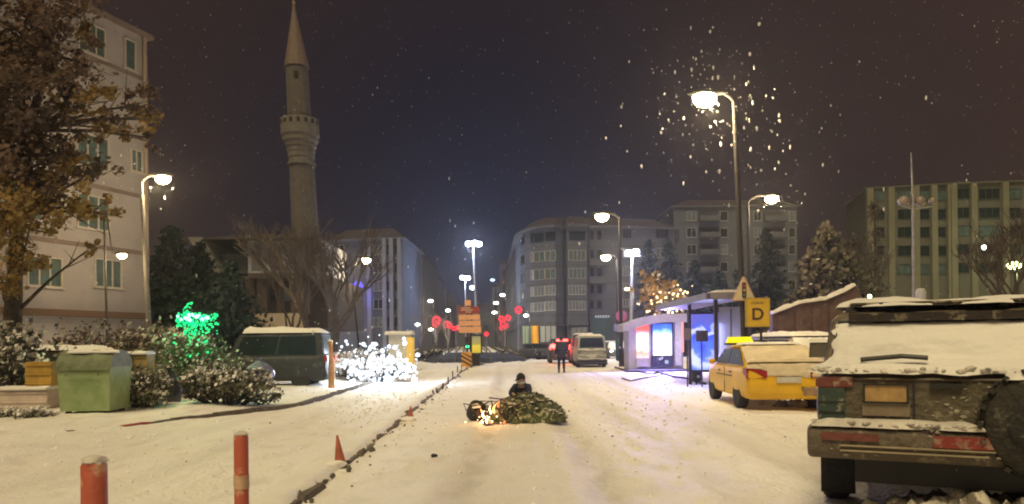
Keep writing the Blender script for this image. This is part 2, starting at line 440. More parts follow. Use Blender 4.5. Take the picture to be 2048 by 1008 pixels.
for (ya, yb, kind) in rows:
    gm = GLASS if kind == 0 else WTEAL if kind == 1 else CURT
    fm = GREYD if kind == 0 else MATS['window_frame_pale'] if kind == 1 else WFRAME
    n = 1 if kind == 0 else 3 if kind == 1 else 4
    dy = lambda x: (1090 - x) * 0.09
    for i in range(3, 6):
        a, b = pts[i], pts[i + 1]; x0, x1 = cv[i][0] + 1, cv[i + 1][0] - 1
        if i == 3: x0 = 1061
        win_px(t, max(x0, 1062), x1, ya + dy(x0), yb + dy(x0), a, b, max(1, n - 1) if kind else 1, fm=fm, gm=gm, sill=kind > 1)
    win_px(t, 1043, 1049, ya + 9, yb + 7, pts[2], pts[3], 1, fm=GREYD, gm=GLASS)
    win_px(t, 1138, 1170, ya - 1, yb - 1, pts[10], pts[11], n + 1 if kind else 1, fm=fm, gm=gm, sill=kind > 1)
    for x0, x1, n2 in ((1181, 1187, 1), (1195, 1203, 1), (1246, 1262, 3), (1312, 1336, 3)):
        a, b = (pts[12], pts[13]) if x1 < 1240 else (pts[13], pts[14])
        win_px(t, x0, x1, ya - (2 if x0 < 1240 else 5) , yb - 3 - (0 if x0 < 1240 else 3), a, b, n2, fm=fm if n2 > 1 else GREYD, gm=GLASS if n2 == 1 else gm, sill=False)
    # balcony fronts
    if kind == 1:
        for (a, b, x0, x1) in ((pts[12], pts[13], 1178, 1208),):
            d = Vector((b[0] - a[0], b[1] - a[1])).normalized(); ta, z = facade_hit(x0, yb + 4, a, d); tb, _ = facade_hit(x1, yb + 4, a, d)
            mb = MB(); m_ = Vector(a) + d * (ta + tb) / 2; mb.box((m_.x, m_.y - 0.55, z), (abs(tb - ta), 1.0, 1.0)); mb.build('balcony', GREYPL, t)
    z0 = rowz(yb) - 0.75
    band('floor_band', pts, z0 - .12, z0 + .12, GREYD, t, 0.04)
# shop level: a dark strip, a yellow column, shop fronts
zs = P(1100, 648, 108).z
bd = band('canopy', pts, zs - 0.25, zs + 0.25, GREYD, t, 0.6)
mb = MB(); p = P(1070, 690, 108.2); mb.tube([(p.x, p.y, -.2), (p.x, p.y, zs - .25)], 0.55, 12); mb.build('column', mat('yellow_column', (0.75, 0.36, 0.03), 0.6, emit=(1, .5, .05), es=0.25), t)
for k, (x0, x1, y0, y1, m_) in enumerate(((1045, 1062, 652, 692, emitm('shop_light_green', (0.5, 0.62, 0.3), 0.5)), (1080, 1112, 652, 684, mat('shop_pale', (0.36, 0.4, 0.42), 0.7)),
        (1142, 1174, 654, 688, mat('shop_grey', (0.2, 0.23, 0.23), 0.7)), (1182, 1222, 635, 682, mat('shop_teal', (0.04, 0.09, 0.10), 0.4)), (1246, 1330, 650, 690, mat('shop_dark', (0.1, 0.1, 0.11), 0.6)))):
    Y = 107.2; A = P(x0, y1, Y); B = P(x1, y0, Y)
    mb = MB(); mb.box(((A.x + B.x) / 2, Y - .1, (A.z + B.z) / 2), (B.x - A.x, 0.5, B.z - A.z)); so_ = mb.build('shop_front', m_, t)
    mb = MB()
    for q in range(4): mb.box((lerp(A.x, B.x, q / 3), Y - .38, (A.z + B.z) / 2), (.12, .08, B.z - A.z))
    mb.build('shop_frame', GREYD, so_)
# faint pale lettering over the teal shop (too small to read)
mb = MB(); A = P(1192, 633, 106.5); rr = random.Random(3)
for k in range(6): mb.box((A.x + k * 0.36, 106.6, A.z), (0.2, 0.06, 0.34 + rr.uniform(-.06, .1)))
mb.build('shop_sign', emitm('sign_glow', (0.8, 0.85, 0.9), 0.55), t)

# 3. long grey block behind the pines
Y = 128.0
poly = [(PX(1350, Y), Y), (PX(1596, Y), Y), (PX(1596, Y), Y + 14), (PX(1350, Y), Y + 14)]
H3 = P(1450, 414, Y).z
t = building('apartment_block', 'grey apartment block with recessed balconies behind the dark pines', poly, H3, GREYPL, DARKROOF, 1.3, eave=0.7, rk=0.3)
a, b = poly[0], poly[1]
for i, yc in enumerate((433, 466, 500, 535, 570, 604)):
    for (x0, x1, n) in ((1374, 1392, 2), (1441, 1455, 1), (1508, 1522, 2), (1578, 1590, 1)):
        win_px(t, x0, x1, yc - 10, yc + 8, a, b, n, gm=CURT if (i + x0) % 3 == 0 else GLASS)
    for (x0, x1) in ((1397, 1437), (1526, 1570)):
        A = P(x0, yc - 11, Y - .05); B = P(x1, yc + 9, Y - .05)
        mb = MB(); mb.box(((A.x + B.x) / 2, Y - 0.05, (A.z + B.z) / 2), (B.x - A.x, 0.1, A.z - B.z)); mb.build('balcony_recess', mat('recess_dark', (0.045, 0.05, 0.055), 0.8), t)
        mb = MB(); mb.box(((A.x + B.x) / 2, Y - 0.75, B.z - 0.1), (B.x - A.x, 1.3, 0.15)); mb.box(((A.x + B.x) / 2, Y - 1.35, B.z + .35), (B.x - A.x, 0.1, 0.9)); mb.build('balcony', GREYPL, t)

# 4. green-lit block at the far right
Y = 118.0
poly = [(PX(1738, Y), Y), (PX(1900, Y), Y - 3), (PX(2075, Y), Y - 5), (PX(2075, Y) + 6, Y + 12), (PX(1738, Y) + 3, Y + 14)]
H4 = P(1738, 378, Y).z
t = building('apartment_block', 'olive-green apartment block with pilasters at the right edge behind the mast', poly, H4, GREENPL, DARKROOF, 0, eave=0.5)
for seg, (a, b, cols) in enumerate(((poly[0], poly[1], ((1752, 1768, 1), (1796, 1822, 2), (1840, 1858, 1), (1872, 1892, 1))), (poly[1], poly[2], ((1914, 1938, 2), (1958, 1998, 3), (2016, 2042, 2))))):
    for i, yc in enumerate((392, 430, 466, 503, 540)):
        for (x0, x1, n) in cols:
            win_px(t, x0, x1, yc - 11 - seg * 3, yc + 8 - seg * 3, a, b, n, gm=GLASS if (i + x0) % 4 else WTEAL, fm=GREEND, sill=n > 2)
    for px in ((1738, 1780, 1830, 1866, 1898) if seg == 0 else (1905, 1945, 2008)):
        ta, _ = facade_hit(px, 450, a, Vector((b[0] - a[0], b[1] - a[1])).normalized()); d = Vector((b[0] - a[0], b[1] - a[1])).normalized(); q = Vector(a) + d * ta
        mb = MB(); mb.box((q.x, q.y - .25, H4 / 2), (0.9, 0.7, H4)); mb.build('pilaster', mat('pilaster_green', (0.17, 0.17, 0.12), 0.9, 0.1, .5), t)
mb = MB(); q = P(1968, 495, 110); mb.ico(q, 0.38, 0, 2); q2 = q; o = mb.build('wall_light', emitm('wall_light', (1, 1, .75), 6), t)
pointlight(t, q + Vector((0, -1, 0)), 300, (0.95, 1, .6), .3)

# 5. blue-grey house on the left of the street and the rows beyond
Y = 115.0
xa, xb = PX(655, Y), PX(806, Y)
poly = [(xa, Y + 3), (xb, Y), (xb + .5, Y + 20), (xa, Y + 20)]
H5 = P(800, 478, Y).z
t = building('apartment_house', 'blue-grey apartment house with tall pilasters behind the bare tree', poly, H5, BLUEPL, DARKROOF, 2.0, eave=1.2, rk=.4)
a, b = poly[0], poly[1]
for i, yc in enumerate((500, 536, 572, 608, 644)):
    win_px(t, 748, 766, yc - 9, yc + 9, a, b, 2, gm=GLASS if i % 2 else CURT); win_px(t, 670, 688, yc - 9, yc + 9, a, b, 2, gm=GLASS)
    win_px(t, 772, 779, yc - 9, yc + 9, a, b, 1, gm=GLASS, fm=GREYD); win_px(t, 790, 797, yc - 9, yc + 9, a, b, 1, gm=GLASS, fm=GREYD)
for px in (740, 770, 784, 800):
    q = P(px, 600, 114.6); mb = MB(); mb.box((q.x, q.y - .3, H5 / 2), (.6, .7, H5)); mb.build('pilaster', mat('pilaster_blue', (0.17, 0.19, 0.25), .8, .1, .5), t)
BLU = emitm('blue_led', (0.12, 0.08, 1.0), 2.2)
cn = thing('light_curtain', 'curtain of small blue-violet lights hung on the blue-grey house', 'lights', (0, 0, 0)); rr = random.Random(8)
for k in range(7):
    mb = MB(); x = 706 + k * 3.2
    pz = [P(x, yy, 113.9) for yy in range(int(560 + abs(3 - k) * 3), 612 - (k % 3) * 8, 3)]
    for q in pz: mb.ico(q + Vector((rr.uniform(-.1, .1), 0, rr.uniform(-.1, .1))), rr.uniform(.06, .13), 0, 1)
    mb.tube([pz[0], pz[-1]], .02, 4); mb.build('light_string', BLU, cn)
pointlight(cn, P(716, 590, 112), 420, (.2, .18, 1), .5)
labs = ['brown narrow house beyond the blue-grey one on the street\'s left side', 'second brown house down the left side of the street', 'farthest dark house down the left side of the street',
        'dark house just past the rounded corner building', 'farthest dark house down the right side of the street']
for k, (xA, xB, Y, yt, m_, zz) in enumerate(((812, 846, 140, 515, BROWNPL, 30), (838, 868, 172, 552, GREYD, 30), (862, 893, 215, 585, BROWNPL, 40), (1000, 1024, 190, 530, BROWNPL, 40), (985, 1008, 250, 575, GREYD, 40))):
    X0, X1 = PX(xA, Y), PX(xB, Y)
    poly = [(X0, Y), (X1, Y), (X1, Y + zz), (X0, Y + zz)]
    t = building('town_house', labs[k], poly, P(xA, yt, Y).z, m_, DARKROOF, 1.5, eave=.5, rk=.3)
    for i in range(4):
        yc = lerp(yt + 18, 655, i / 3.6)
        win_px(t, xA + 5, xA + 11, yc - 7, yc + 6, poly[0], poly[1], 1, gm=GLASS, fm=GREYD); win_px(t, xB - 12, xB - 6, yc - 7, yc + 6, poly[0], poly[1], 1, gm=GLASS if i != 2 else emitm('lit_window', (1, .75, .4), .6), fm=GREYD)
# far end of the street
Y = 300; poly = [(PX(880, Y), Y), (PX(1010, Y), Y), (PX(1010, Y), Y + 20), (PX(880, Y), Y + 20)]
t = building('town_house', 'low dark buildings closing the far end of the street', poly, P(940, 622, Y).z, GREYD, DARKROOF, 3, eave=.5)
for k in range(6): win_px(t, 892 + k * 19, 900 + k * 19, 650, 658, poly[0], poly[1], 1, gm=MATS['lit_window'] if k % 2 else GLASS, fm=GREYD)

# 6. mosque with its minaret
MARB = mat('mosque_marble', (0.34, 0.36, 0.42), .8, .3, .8, .2, 6)
MOSD = mat('mosque_dark_wood', (0.06, 0.045, 0.04), .8, .3, 1.5)
t = thing('mosque', 'low mosque with pale upper storey and dark columned porch beside the minaret', 'mosque')
Y = 58.0
def boxpx(mb, x0, x1, y0, y1, Y, dep):
    A = P(x0, y1, Y); B = P(x1, y0, Y); mb.box(((A.x + B.x) / 2, Y + dep / 2, (A.z + B.z) / 2), (B.x - A.x, dep, B.z - A.z)); return mb
boxpx(MB(), 400, 655, 550, 660, Y, 14).build('wall', mat('mosque_brown', (0.055, 0.042, 0.035), .9, .2, 1), t)
boxpx(MB(), 496, 642, 478, 548, Y + 1, 9).build('upper_wall', MARB, t)
boxpx(MB(), 445, 494, 508, 548, Y + 1.5, 9).build('side_wall', mat('mosque_grey', (0.12, 0.12, 0.13), .9), t)
mb = MB(); A = P(375, 474, Y); B = P(405, 474, Y); Cc = P(450, 560, Y); D = P(428, 560, Y)
mb.slab([A, B, Cc, D], (0, 1, 0), 8); mb.build('roof_gable', mat('gable_grey', (0.16, 0.15, 0.14), .9), t)
mb = MB(); A = P(392, 480, Y + 3); B = P(650, 470, Y + 3); mb.prism([(A.x, Y), (B.x, Y), (B.x, Y + 12), (A.x, Y + 12)], P(500, 478, Y).z + .01, P(500, 455, Y).z, [(A.x + 3, Y + 4), (B.x - 2, Y + 4), (B.x - 2, Y + 8), (A.x + 3, Y + 8)]); mb.build('roof', DARKROOF, t)
for x in (505, 530, 558, 585, 612): boxpx(MB(), x - 4, x + 4, 555, 628, Y - 2.5, .5).build('column', MOSD, t)
boxpx(MB(), 495, 625, 545, 556, Y - 3, 3.2).build('porch_roof', MOSD, t)
for k, x in enumerate((540, 568, 600)): boxpx(MB(), x, x + 16, 575, 602, Y - .1, .1).build('window', CURT if k else GLASS, t)
for x in (512, 552, 590, 622): boxpx(MB(), x - 9, x + 9, 488, 540, Y + .95, .1).build('window', mat('mosque_glass', (.16, .17, .20), .3), t)
boxpx(MB(), 505, 605, 626, 668, Y - 5, .4).build('garden_wall', mat('garden_wall', (0.36, 0.30, 0.24), .9), t)
# minaret
t = thing('minaret', 'tall slender stone minaret with one balcony and pointed cap', 'minaret')
Y = 60.0; MX0 = P(609, 450, Y); lean = P(582, 0, Y)
STN = mat('minaret_stone', (0.095, 0.087, 0.082), .9, .2, 2.5, .4, 6)
STL = mat('minaret_stone_pale', (0.135, 0.125, 0.12), .9, .2, 2.5, .4, 6)
def zat(py): return P(600, py, Y).z
s = 1 / 25.0; bx_ = P(612, 470, Y).x
def axis(z): return bx_ + 0.0 - (z - 9) * 0.040
def ring(prof, mbn, m, n=16):
    mb = MB(); vs = []; fs = []
    for r, z in prof:
        for k in range(n):
            tt = 2 * PI * k / n; vs.append((axis(z) + r * math.cos(tt), Y + r * math.sin(tt), z))
    for i in range(len(prof) - 1):
        for k in range(n): fs.append((i * n + k, i * n + (k + 1) % n, (i + 1) * n + (k + 1) % n, (i + 1) * n + k))
    fs.append(tuple(range(n))[::-1]); fs.append(tuple((len(prof) - 1) * n + k for k in range(n)))
    mb.add(vs, fs); return mb.build(mbn, m, t, smooth=True, ang=20)
ring([(1.25, -.2), (1.15, 6), (1.08, zat(470)), (.98, zat(330))], 'shaft', STN)
ring([(1.12, zat(331)), (1.12, zat(327)), (1.0, zat(326)), (1.0, zat(318)), (1.06, zat(316)), (1.06, zat(308)), (1.12, zat(304)), (1.12, zat(298)), (1.25, zat(294)), (1.25, zat(288)), (1.4, zat(284)), (1.4, zat(277)), (1.52, zat(272)), (1.52, zat(266))], 'balcony_corbel', STL)
pr = ring([(1.5, zat(265.9)), (1.5, zat(240)), (1.42, zat(240)), (1.42, zat(262))], 'balcony_parapet', STL)
mb = MB()
for k in range(16):
    tt = 2 * PI * (k + .5) / 16; z = zat(248); MB().box((axis(z) + 1.49 * math.cos(tt), Y + 1.49 * math.sin(tt), z), (.05, .2, .3), rz=tt).build('parapet_opening', mat('opening_dark', (.02, .018, .015), .9), pr)
ring([(.94, zat(262)), (.88, zat(135))], 'upper_shaft', STN)
mb = MB(); z = zat(156); mb.box((axis(z) + .12, Y - .89, z), (.32, .1, .5)); mb.build('window', MATS['opening_dark'], t)
ring([(.98, zat(135)), (.95, zat(131)), (.2, zat(28)), (.10, zat(10)), (.05, zat(9))], 'cap', mat('minaret_lead', (.14, .105, .09), .7, .2, 3))
ring([(.05, zat(9)), (.16, zat(6)), (.05, zat(2)), (.12, zat(-3)), (.03, zat(-8)), (.02, zat(-18))], 'finial', mat('minaret_finial', (.3, .22, .12), .5, metal=.5))
# ------------------------------------------------------------------ street lamps
WARM = (1.0, 0.74, 0.40); COLD = (0.58, 0.68, 1.0)
LENSW = emitm('lamp_lens_warm', (1.0, 0.80, 0.42), 30); LENSC = emitm('lamp_lens_cold', (0.72, 0.82, 1.0), 26)
POLED = mat('pole_dark', (0.022, 0.02, 0.02), .8, .2, 4)
POLEG = mat('pole_grey', (0.10, 0.09, 0.08), .8, .2, 4)
def lamp(label, head, poletop, base, power, col=WARM, lens=LENSW, pm=POLED, pr=0.09, size=1.0, group='street lamps'):
    # head, poletop: points; base: (x, y) on the ground
    t = thing('street_lamp', label, 'street lamp', (base[0], base[1], 0), 0, group)
    o = Vector((base[0], base[1], 0)); top = Vector(poletop) - o; h = Vector(head) - o
    mb = MB(); mb.tube([(0, 0, -.1), (0, 0, 1.1), (top.x * .15, top.y * .15, 1.15), top], [pr * 1.7, pr * 1.6, pr * 1.1, pr * .7], 10); mb.build('pole', pm, t, smooth=True)
    d = (h - top); dh = Vector((d.x, d.y, 0))
    arm = [top, top + dh * .15 + Vector((0, 0, max(0.1, d.z) * .7)), top + dh * .5 + Vector((0, 0, d.z + .08)), h + Vector((0, 0, .1))]
    MB().tube(arm, pr * .5, 8).build('arm', pm, t, smooth=True)
    az = math.atan2(d.y, d.x); M = Matrix.Rotation(az, 3, 'Z')
    hd = MB(); prof = [(-.38, .05), (-.2, .09), (.1, .14), (.38, .12), (.5, .04)]
    vs = []; fs = []
    for x, r in prof:
        for k in range(10):
            a = 2 * PI * k / 10; vs.append(M @ (Vector((x, r * .95 * math.cos(a), max(-.03, r * .6 * math.sin(a)) + .05)) * size) + h)
    for i in range(4):
        for k in range(10): fs.append((i * 10 + k, i * 10 + (k + 1) % 10, (i + 1) * 10 + (k + 1) % 10, (i + 1) * 10 + k))
    fs.append(tuple(range(10))[::-1]); fs.append(tuple(40 + k for k in range(10)))
    hd.add(vs, fs); ho = hd.build('lamp_head', pm, t, smooth=True)
    ln = MB(); ln.lathe([(.04, -.27), (.15, -.23), (.23, -.12), (.23, .0), (.16, .03)], (0, 0, 0), 16); ln.v = [tuple(M @ (Vector((v[0] * 1.12 + .12, v[1] * .85, v[2] * .95)) * size) + h) for v in ln.v]
    ln.build('lens', lens, ho, smooth=True)
    pointlight(t, h + Vector((0, 0, -.32 * size)), power, col, .15)
    return t
b = (P(1492, 690, 21.4).x, 21.4)
lamp('tall dark lamp post beside the bus shelter, its lamp the highest and brightest', P(1420, 191, 21.4), P(1468, 205, 21.4), b, 1150, pr=.085, size=1.3)
b = (P(1500, 690, 38).x, 38.0)
lamp('dark lamp post behind the triangle sign, lamp turned right, above the pines', P(1537, 394, 38), P(1496, 405, 38), b, 1000, pr=.09, size=1.3)
b = (P(1243, 690, 44).x, 44.0)
lamp('dark lamp post left of the kiosk with bright yellow lamp', P(1210, 430, 44), P(1239, 440, 44), b, 250, size=1.5, pr=.10)
b = (P(1236, 690, 65).x, 65.0)
lamp('farther lamp post left of the kiosk with small yellow lamp', P(1216, 512, 65), P(1233, 518, 65), b, 350, size=1.6, pr=.09)
b = (P(303, 690, 32).x, 32.0)
lamp('grey lamp post at the corner of the pink apartment house', P(319, 354, 32), P(283, 366, 32), b, 800, pm=POLEG, pr=.11, size=1.2)
b = (P(216, 690, 31).x, 31.0)
lamp('slim dark lamp post with a low lamp before the pink apartment house', P(240, 509, 31), P(208, 425, 31), b, 240, pr=.05, size=.7)
b = (P(720, 690, 67).x, 67.0)
lamp('dark lamp post beside the bare tree, small yellow lamp on long arm', P(727, 518, 67), P(706, 578, 67), b, 700, size=1.7, pr=.09)
# floodlight masts
def mast(label, pxh, pyh, Y, pxb, lamps, power, py_light=None, sz=1.0, extra=()):
    base = (P(pxb, 690, Y).x, Y)
    t = thing('floodlight_mast', label, 'floodlight', (base[0], base[1], 0), 0, 'floodlight masts')
    o = Vector((base[0], base[1], 0)); top = P(pxh, pyh, Y) - o
    MB().tube([(0, 0, -.1), (0, 0, 1), (top.x, 0, top.z)], [.28, .2, .09], 10).build('pole', GALV, t, smooth=True)
    MB().tube([top + Vector((-.7 * sz, 0, 0)), top + Vector((.7 * sz, 0, 0))], .05, 6).build('crossbar', GALV, t)
    for k, (dx, dz) in enumerate(lamps):
        f = MB(); c = top + Vector((dx * sz, -.25, dz * sz + .2)); f.box(c, (.62 * sz, .3, .5 * sz)); fo = f.build('floodlight', STEEL, t)
        g = MB(); g.ico(c + Vector((0, -.18, 0)), .30 * sz, 0, 2, sq=(1, .3, .8)); g.build('lens', LENSC, fo, smooth=True)
    pointlight(t, top + Vector((0, -1.0, -.2)), power, COLD, .4)
    return t
mast('tall mast with the brightest white-blue floodlights over the street centre', 946, 492, 80, 955, [(-.42, 0), (.18, .06), (.62, -.05)], 2400, sz=1.1)
mast('shorter white floodlight mast just above the brown direction sign', 930, 558, 125, 933, [(-.3, .0), (.35, -.05), (.9, -1.2)], 2600, sz=1.4)
mast('white floodlight mast left of the pines behind the kiosk', 1264, 512, 66, 1262, [(-.35, 0), (.25, 0.1)], 2400, sz=1.1)
# small far lamps down the street
rr = random.Random(12)
far = [(1005, 590, 120, 'w'), (992, 606, 150, 'w'), (989, 625, 170, 'w'), (1052, 631, 104, 'w'), (862, 659, 90, 'y'), (835, 649, 92, 'w'), (861, 602, 140, 'w'), (896, 621, 150, 'w'), (1254, 578, 60, 'y'), (985, 560, 140, 's')]
glab = ['highest of the small white lamps left of the rounded corner building', 'second small white lamp left of the rounded corner building', 'lowest small white lamp left of the rounded corner building', 'small white lamp on the rounded corner building side, above the yellow column', 'small yellow lamp left of the red light cluster near the street', 'small cream lamp low at the foot of the blue-grey house', 'small lamp high on the brown house row at left', 'small lamp left of the brown direction sign', 'small warm lamp on short pole below the white floodlight by the pines', 'faint far lamp above the street middle']
SL = {'w': emitm('small_lamp_white', (.85, .95, .85), 9), 'y': emitm('small_lamp_yellow', (1, .8, .5), 9), 's': emitm('small_lamp_blue', (.6, .7, 1), 2)}
for (x, y, Y, k), lb in zip(far, glab):
    q = P(x, y, Y)
    t = thing('street_lamp', lb, 'street lamp', (q.x + .5, q.y, 0), 0, 'small far street lamps')
    s_ = Y / 110
    MB().tube([(0, 0, 0), (0, 0, q.z + .1), (-.5, 0, q.z + .25)], [.09, .07, .05], 6).build('pole', POLED, t)
    MB().ico((-.5, 0, q.z), .30 * s_, 0, 2, sq=(1.3, 1, .7)).build('lamp_head', SL[k], t, smooth=True)
    if k != 's': pointlight(t, (-.5, -.3, q.z - .5), 260, (1, .9, .75), .2)
# red ring-shaped decorations on poles
RED = emitm('red_led', (1.0, 0.012, 0.045), 1.6); REDB = emitm('red_led_hot', (1, .2, .25), 5)
def ringsign(label, discs, base_px, Y):
    bx = P(base_px, 690, Y).x
    t = thing('light_decoration', label, 'street decoration', (bx, Y, 0), 0, 'red ring lights along the street')
    zt = max(P(x, y, Y).z for x, y, r in discs)
    MB().tube([(0, 0, 0), (0, 0, zt)], [.12, .07], 8).build('pole', GALV, t)
    for x, y, r in discs:
        q = P(x, y, Y) - Vector((bx, Y, 0)); R_ = r * Y / F
        mb = MB(); n = 18; vs = []; fs = []
        for a in range(n):
            A = 2 * PI * a / n
            for b_ in range(6):
                B = 2 * PI * b_ / 6; rr_ = R_ * (.66 + .28 * math.cos(B)); vs.append((q.x + rr_ * math.cos(A), q.y - .1 + R_ * .2 * math.sin(B), q.z + rr_ * math.sin(A)))
        for a in range(n):
            for b_ in range(6): fs.append((a * 6 + b_, a * 6 + (b_ + 1) % 6, ((a + 1) % n) * 6 + (b_ + 1) % 6, ((a + 1) % n) * 6 + b_))
        mb.add(vs, fs); mb.build('ring', RED, t, smooth=True)
        MB().tube([(q.x, q.y, q.z - R_), (q.x, q.y, q.z + R_)], .04, 5).build('ring_bracket', GALV, t)
ringsign('single red ring light on its own pole before the rounded corner building', [(1037, 620, 8)], 1037, 92)
ringsign('cluster of red ring lights right of the direction sign', [(1003, 638, 7), (1016, 636, 7), (1006, 648, 7), (1012, 652, 6), (1003, 656, 5)], 1010, 100)
ringsign('biggest red ring lights left of the direction sign', [(873, 641, 10), (872, 648, 8)], 872, 96)
ringsign('red ring lights between the biggest one and the direction sign', [(893, 649, 8), (899, 651, 7)], 896, 104)
ringsign('two small red rings touching the left side of the direction sign', [(908, 657, 5), (915, 656, 5)], 912, 118)
ringsign('lone small red ring low, just right of the direction sign', [(973, 668, 5)], 973, 120)

# ------------------------------------------------------------------ vegetation
GRN = mat('dark_needles', (0.014, 0.03, 0.024), .9, .5, 2.5)
GRN2 = mat('needles_mid', (0.07, 0.085, 0.05), .9, .5, 2.5)
LEAFY = mat('yellow_lit_leaves', (0.27, 0.17, 0.055), .9, .45, 1.2)  # lamp-lit leaf copy, the yellow light is put into its colour
LEAFB = mat('brown_leaves', (0.115, 0.072, 0.05), .9, .5, 1.0)
def conifer(label, px, Y, top_py, base_r, seed, m=GRN, snow=.15, base_z=0.6, dens=1.0, group=None):
    rn = random.Random(seed); x = P(px, 690, Y).x; H = P(px, top_py, Y).z
    t = thing('conifer', label, 'tree', (x, Y, 0), 0, group)
    MB().tube([(0, 0, -.1), (0.05, 0, H * .5), (0, 0, H * .97)], [.22, .14, .02], 8).build('trunk', BARK, t)
    mb = MB(); n = int(26 * dens * H)
    for i in range(n):
        k = rn.random() ** 1.25; z = base_z + (H - base_z) * k; a = rn.uniform(0, 2 * PI)
        L = base_r * (1 - k) ** .8 * rn.uniform(.55, 1.12) + .15
        tip = Vector((math.cos(a) * L, math.sin(a) * L, z - L * .28)); o = Vector((0, 0, z))
        side = Vector((-math.sin(a), math.cos(a), 0))
        m_n = max(3, int(L * 5))
        for j in range(m_n):
            f = (j + 1) / m_n; c = o.lerp(tip, f) + Vector((rn.gauss(0, .08), rn.gauss(0, .08), rn.gauss(0, .06) - .1 * f))
            sz = (.07 + .10 * (1 - f * .5)) * rn.uniform(.6, 1.4) * max(.6, base_r / 3)
            mb.cm = 0

            for _q in range(4): mb.leaf(c + side * rn.gauss(0, .16) * (1 + L * .25) + Vector((0, 0, rn.gauss(0, .06))), sz * rn.uniform(.6, 1.1), rn)
            if rn.random() < snow:
                mb.cm = 1; u_ = Vector((math.cos(a), math.sin(a), -.25)) * sz * .9; c2 = c + Vector((0, 0, sz * .35))
                mb.add([c2 - u_, c2 + side * sz * .4, c2 + u_, c2 - side * sz * .4], [(0, 1, 2, 3)])
    mb.build('crown', [m, SNOWD], t, fix=False)
    return t
conifer('dark fir left of the mosque, standing closest to the pink house', 345, 42, 455, 4.2, 1, snow=.03, dens=1.5, group='firs left of the mosque')
conifer('dark fir before the mosque porch, beside the green glare bush', 462, 38, 520, 3.0, 2, snow=.04, dens=1.5, group='firs left of the mosque')
conifer('dark fir behind the lamp of the pink house corner', 400, 44, 480, 3.8, 3, snow=.03, dens=1.3, group='firs left of the mosque')
for k, (px, Y, ty, r, lb) in enumerate(((1300, 84, 478, 3.6, 'leftmost dark pine, right of the white floodlight'), (1340, 80, 482, 4.2, 'dark pine second from the left above the kiosk'), (1392, 78, 520, 4.0, 'dark pine above the left end of the shelter roof'), (1440, 70, 540, 3.4, 'low dark pine above the middle of the shelter roof'), (1535, 56, 460, 3.6, 'tall dark pine just right of the two lamp posts'), (1480, 60, 535, 2.6, 'small dark pine behind the triangle sign'))):
    conifer(lb, px, Y, ty, r, 10 + k, snow=.06, group='dark pines behind the bus shelter', dens=.8)
conifer('snow-laden olive spruce above the brick wall', 1655, 40, 445, 4.3, 31, m=mat('olive_needles', (.065, .055, .038), .9, .5, 2), snow=.24, dens=1.3)
conifer('second snow-dusted spruce right behind the olive one', 1705, 46, 480, 3.6, 35, m=MATS['olive_needles'], snow=.25, dens=1.0)
conifer('thin grey-brown cypress rising beside the green block', 1752, 50, 402, 1.4, 33, m=mat('grey_needles', (.085, .07, .055), .9, .5, 2), snow=.05)

def cloud_tree(name, label, base, trunk_pts, trunk_r, clumps, mats, leafsize, seed, per=260, bulbs=None, group=None, cat='tree', snow=0.0, limbs=True):
    rn = random.Random(seed)
    t = thing(name, label, cat, (base[0], base[1], 0), 0, group); o = Vector((base[0], base[1], 0))
    tr = MB(); tp = [Vector(p) - o for p in trunk_pts]
    tr.tube(tp, trunk_r, 9); tb = tr.build('trunk', BARK, t, smooth=True)
    br = MB(); cr_ = MB()
    for (c, r, mi) in clumps:
        c = Vector(c) - o
        if limbs:
            s_ = min(tp[1:], key=lambda q: (q - c).length + max(0, q.z - c.z) * 2); m_ = s_.lerp(c, .5) + Vector((rn.uniform(-.2, .2), rn.uniform(-.2, .2), rn.uniform(.0, .3))) * r
            br.tube([s_, m_, c], [.07, .045, .015], 6)
            for q in range(5):
                e_ = c + Vector((rn.gauss(0, 1), rn.gauss(0, 1), rn.gauss(0, .8))) * r * .7
                br.tube([m_.lerp(c, rn.random()), e_], [.022, .006], 4)
        n = int(per * r * r)
        sub = [(c + Vector((rn.gauss(0, .5), rn.gauss(0, .5), rn.gauss(0, .42))) * r, rn.uniform(.15, .42) * r) for _ in range(max(5, int(11 * r)))]
        for i in range(n):
            sc, sr_ = rn.choice(sub)
            p = sc + Vector((rn.gauss(0, .6), rn.gauss(0, .6), rn.gauss(0, .5))) * sr_
            cr_.cm = mi if rn.random() > snow else len(mats) - 1
            cr_.leaf(p, leafsize * rn.uniform(.6, 1.4), rn)
    if br.v: br.build('limbs', BARK, t)
    cr_.build('crown', mats, t, fix=False)
    return t
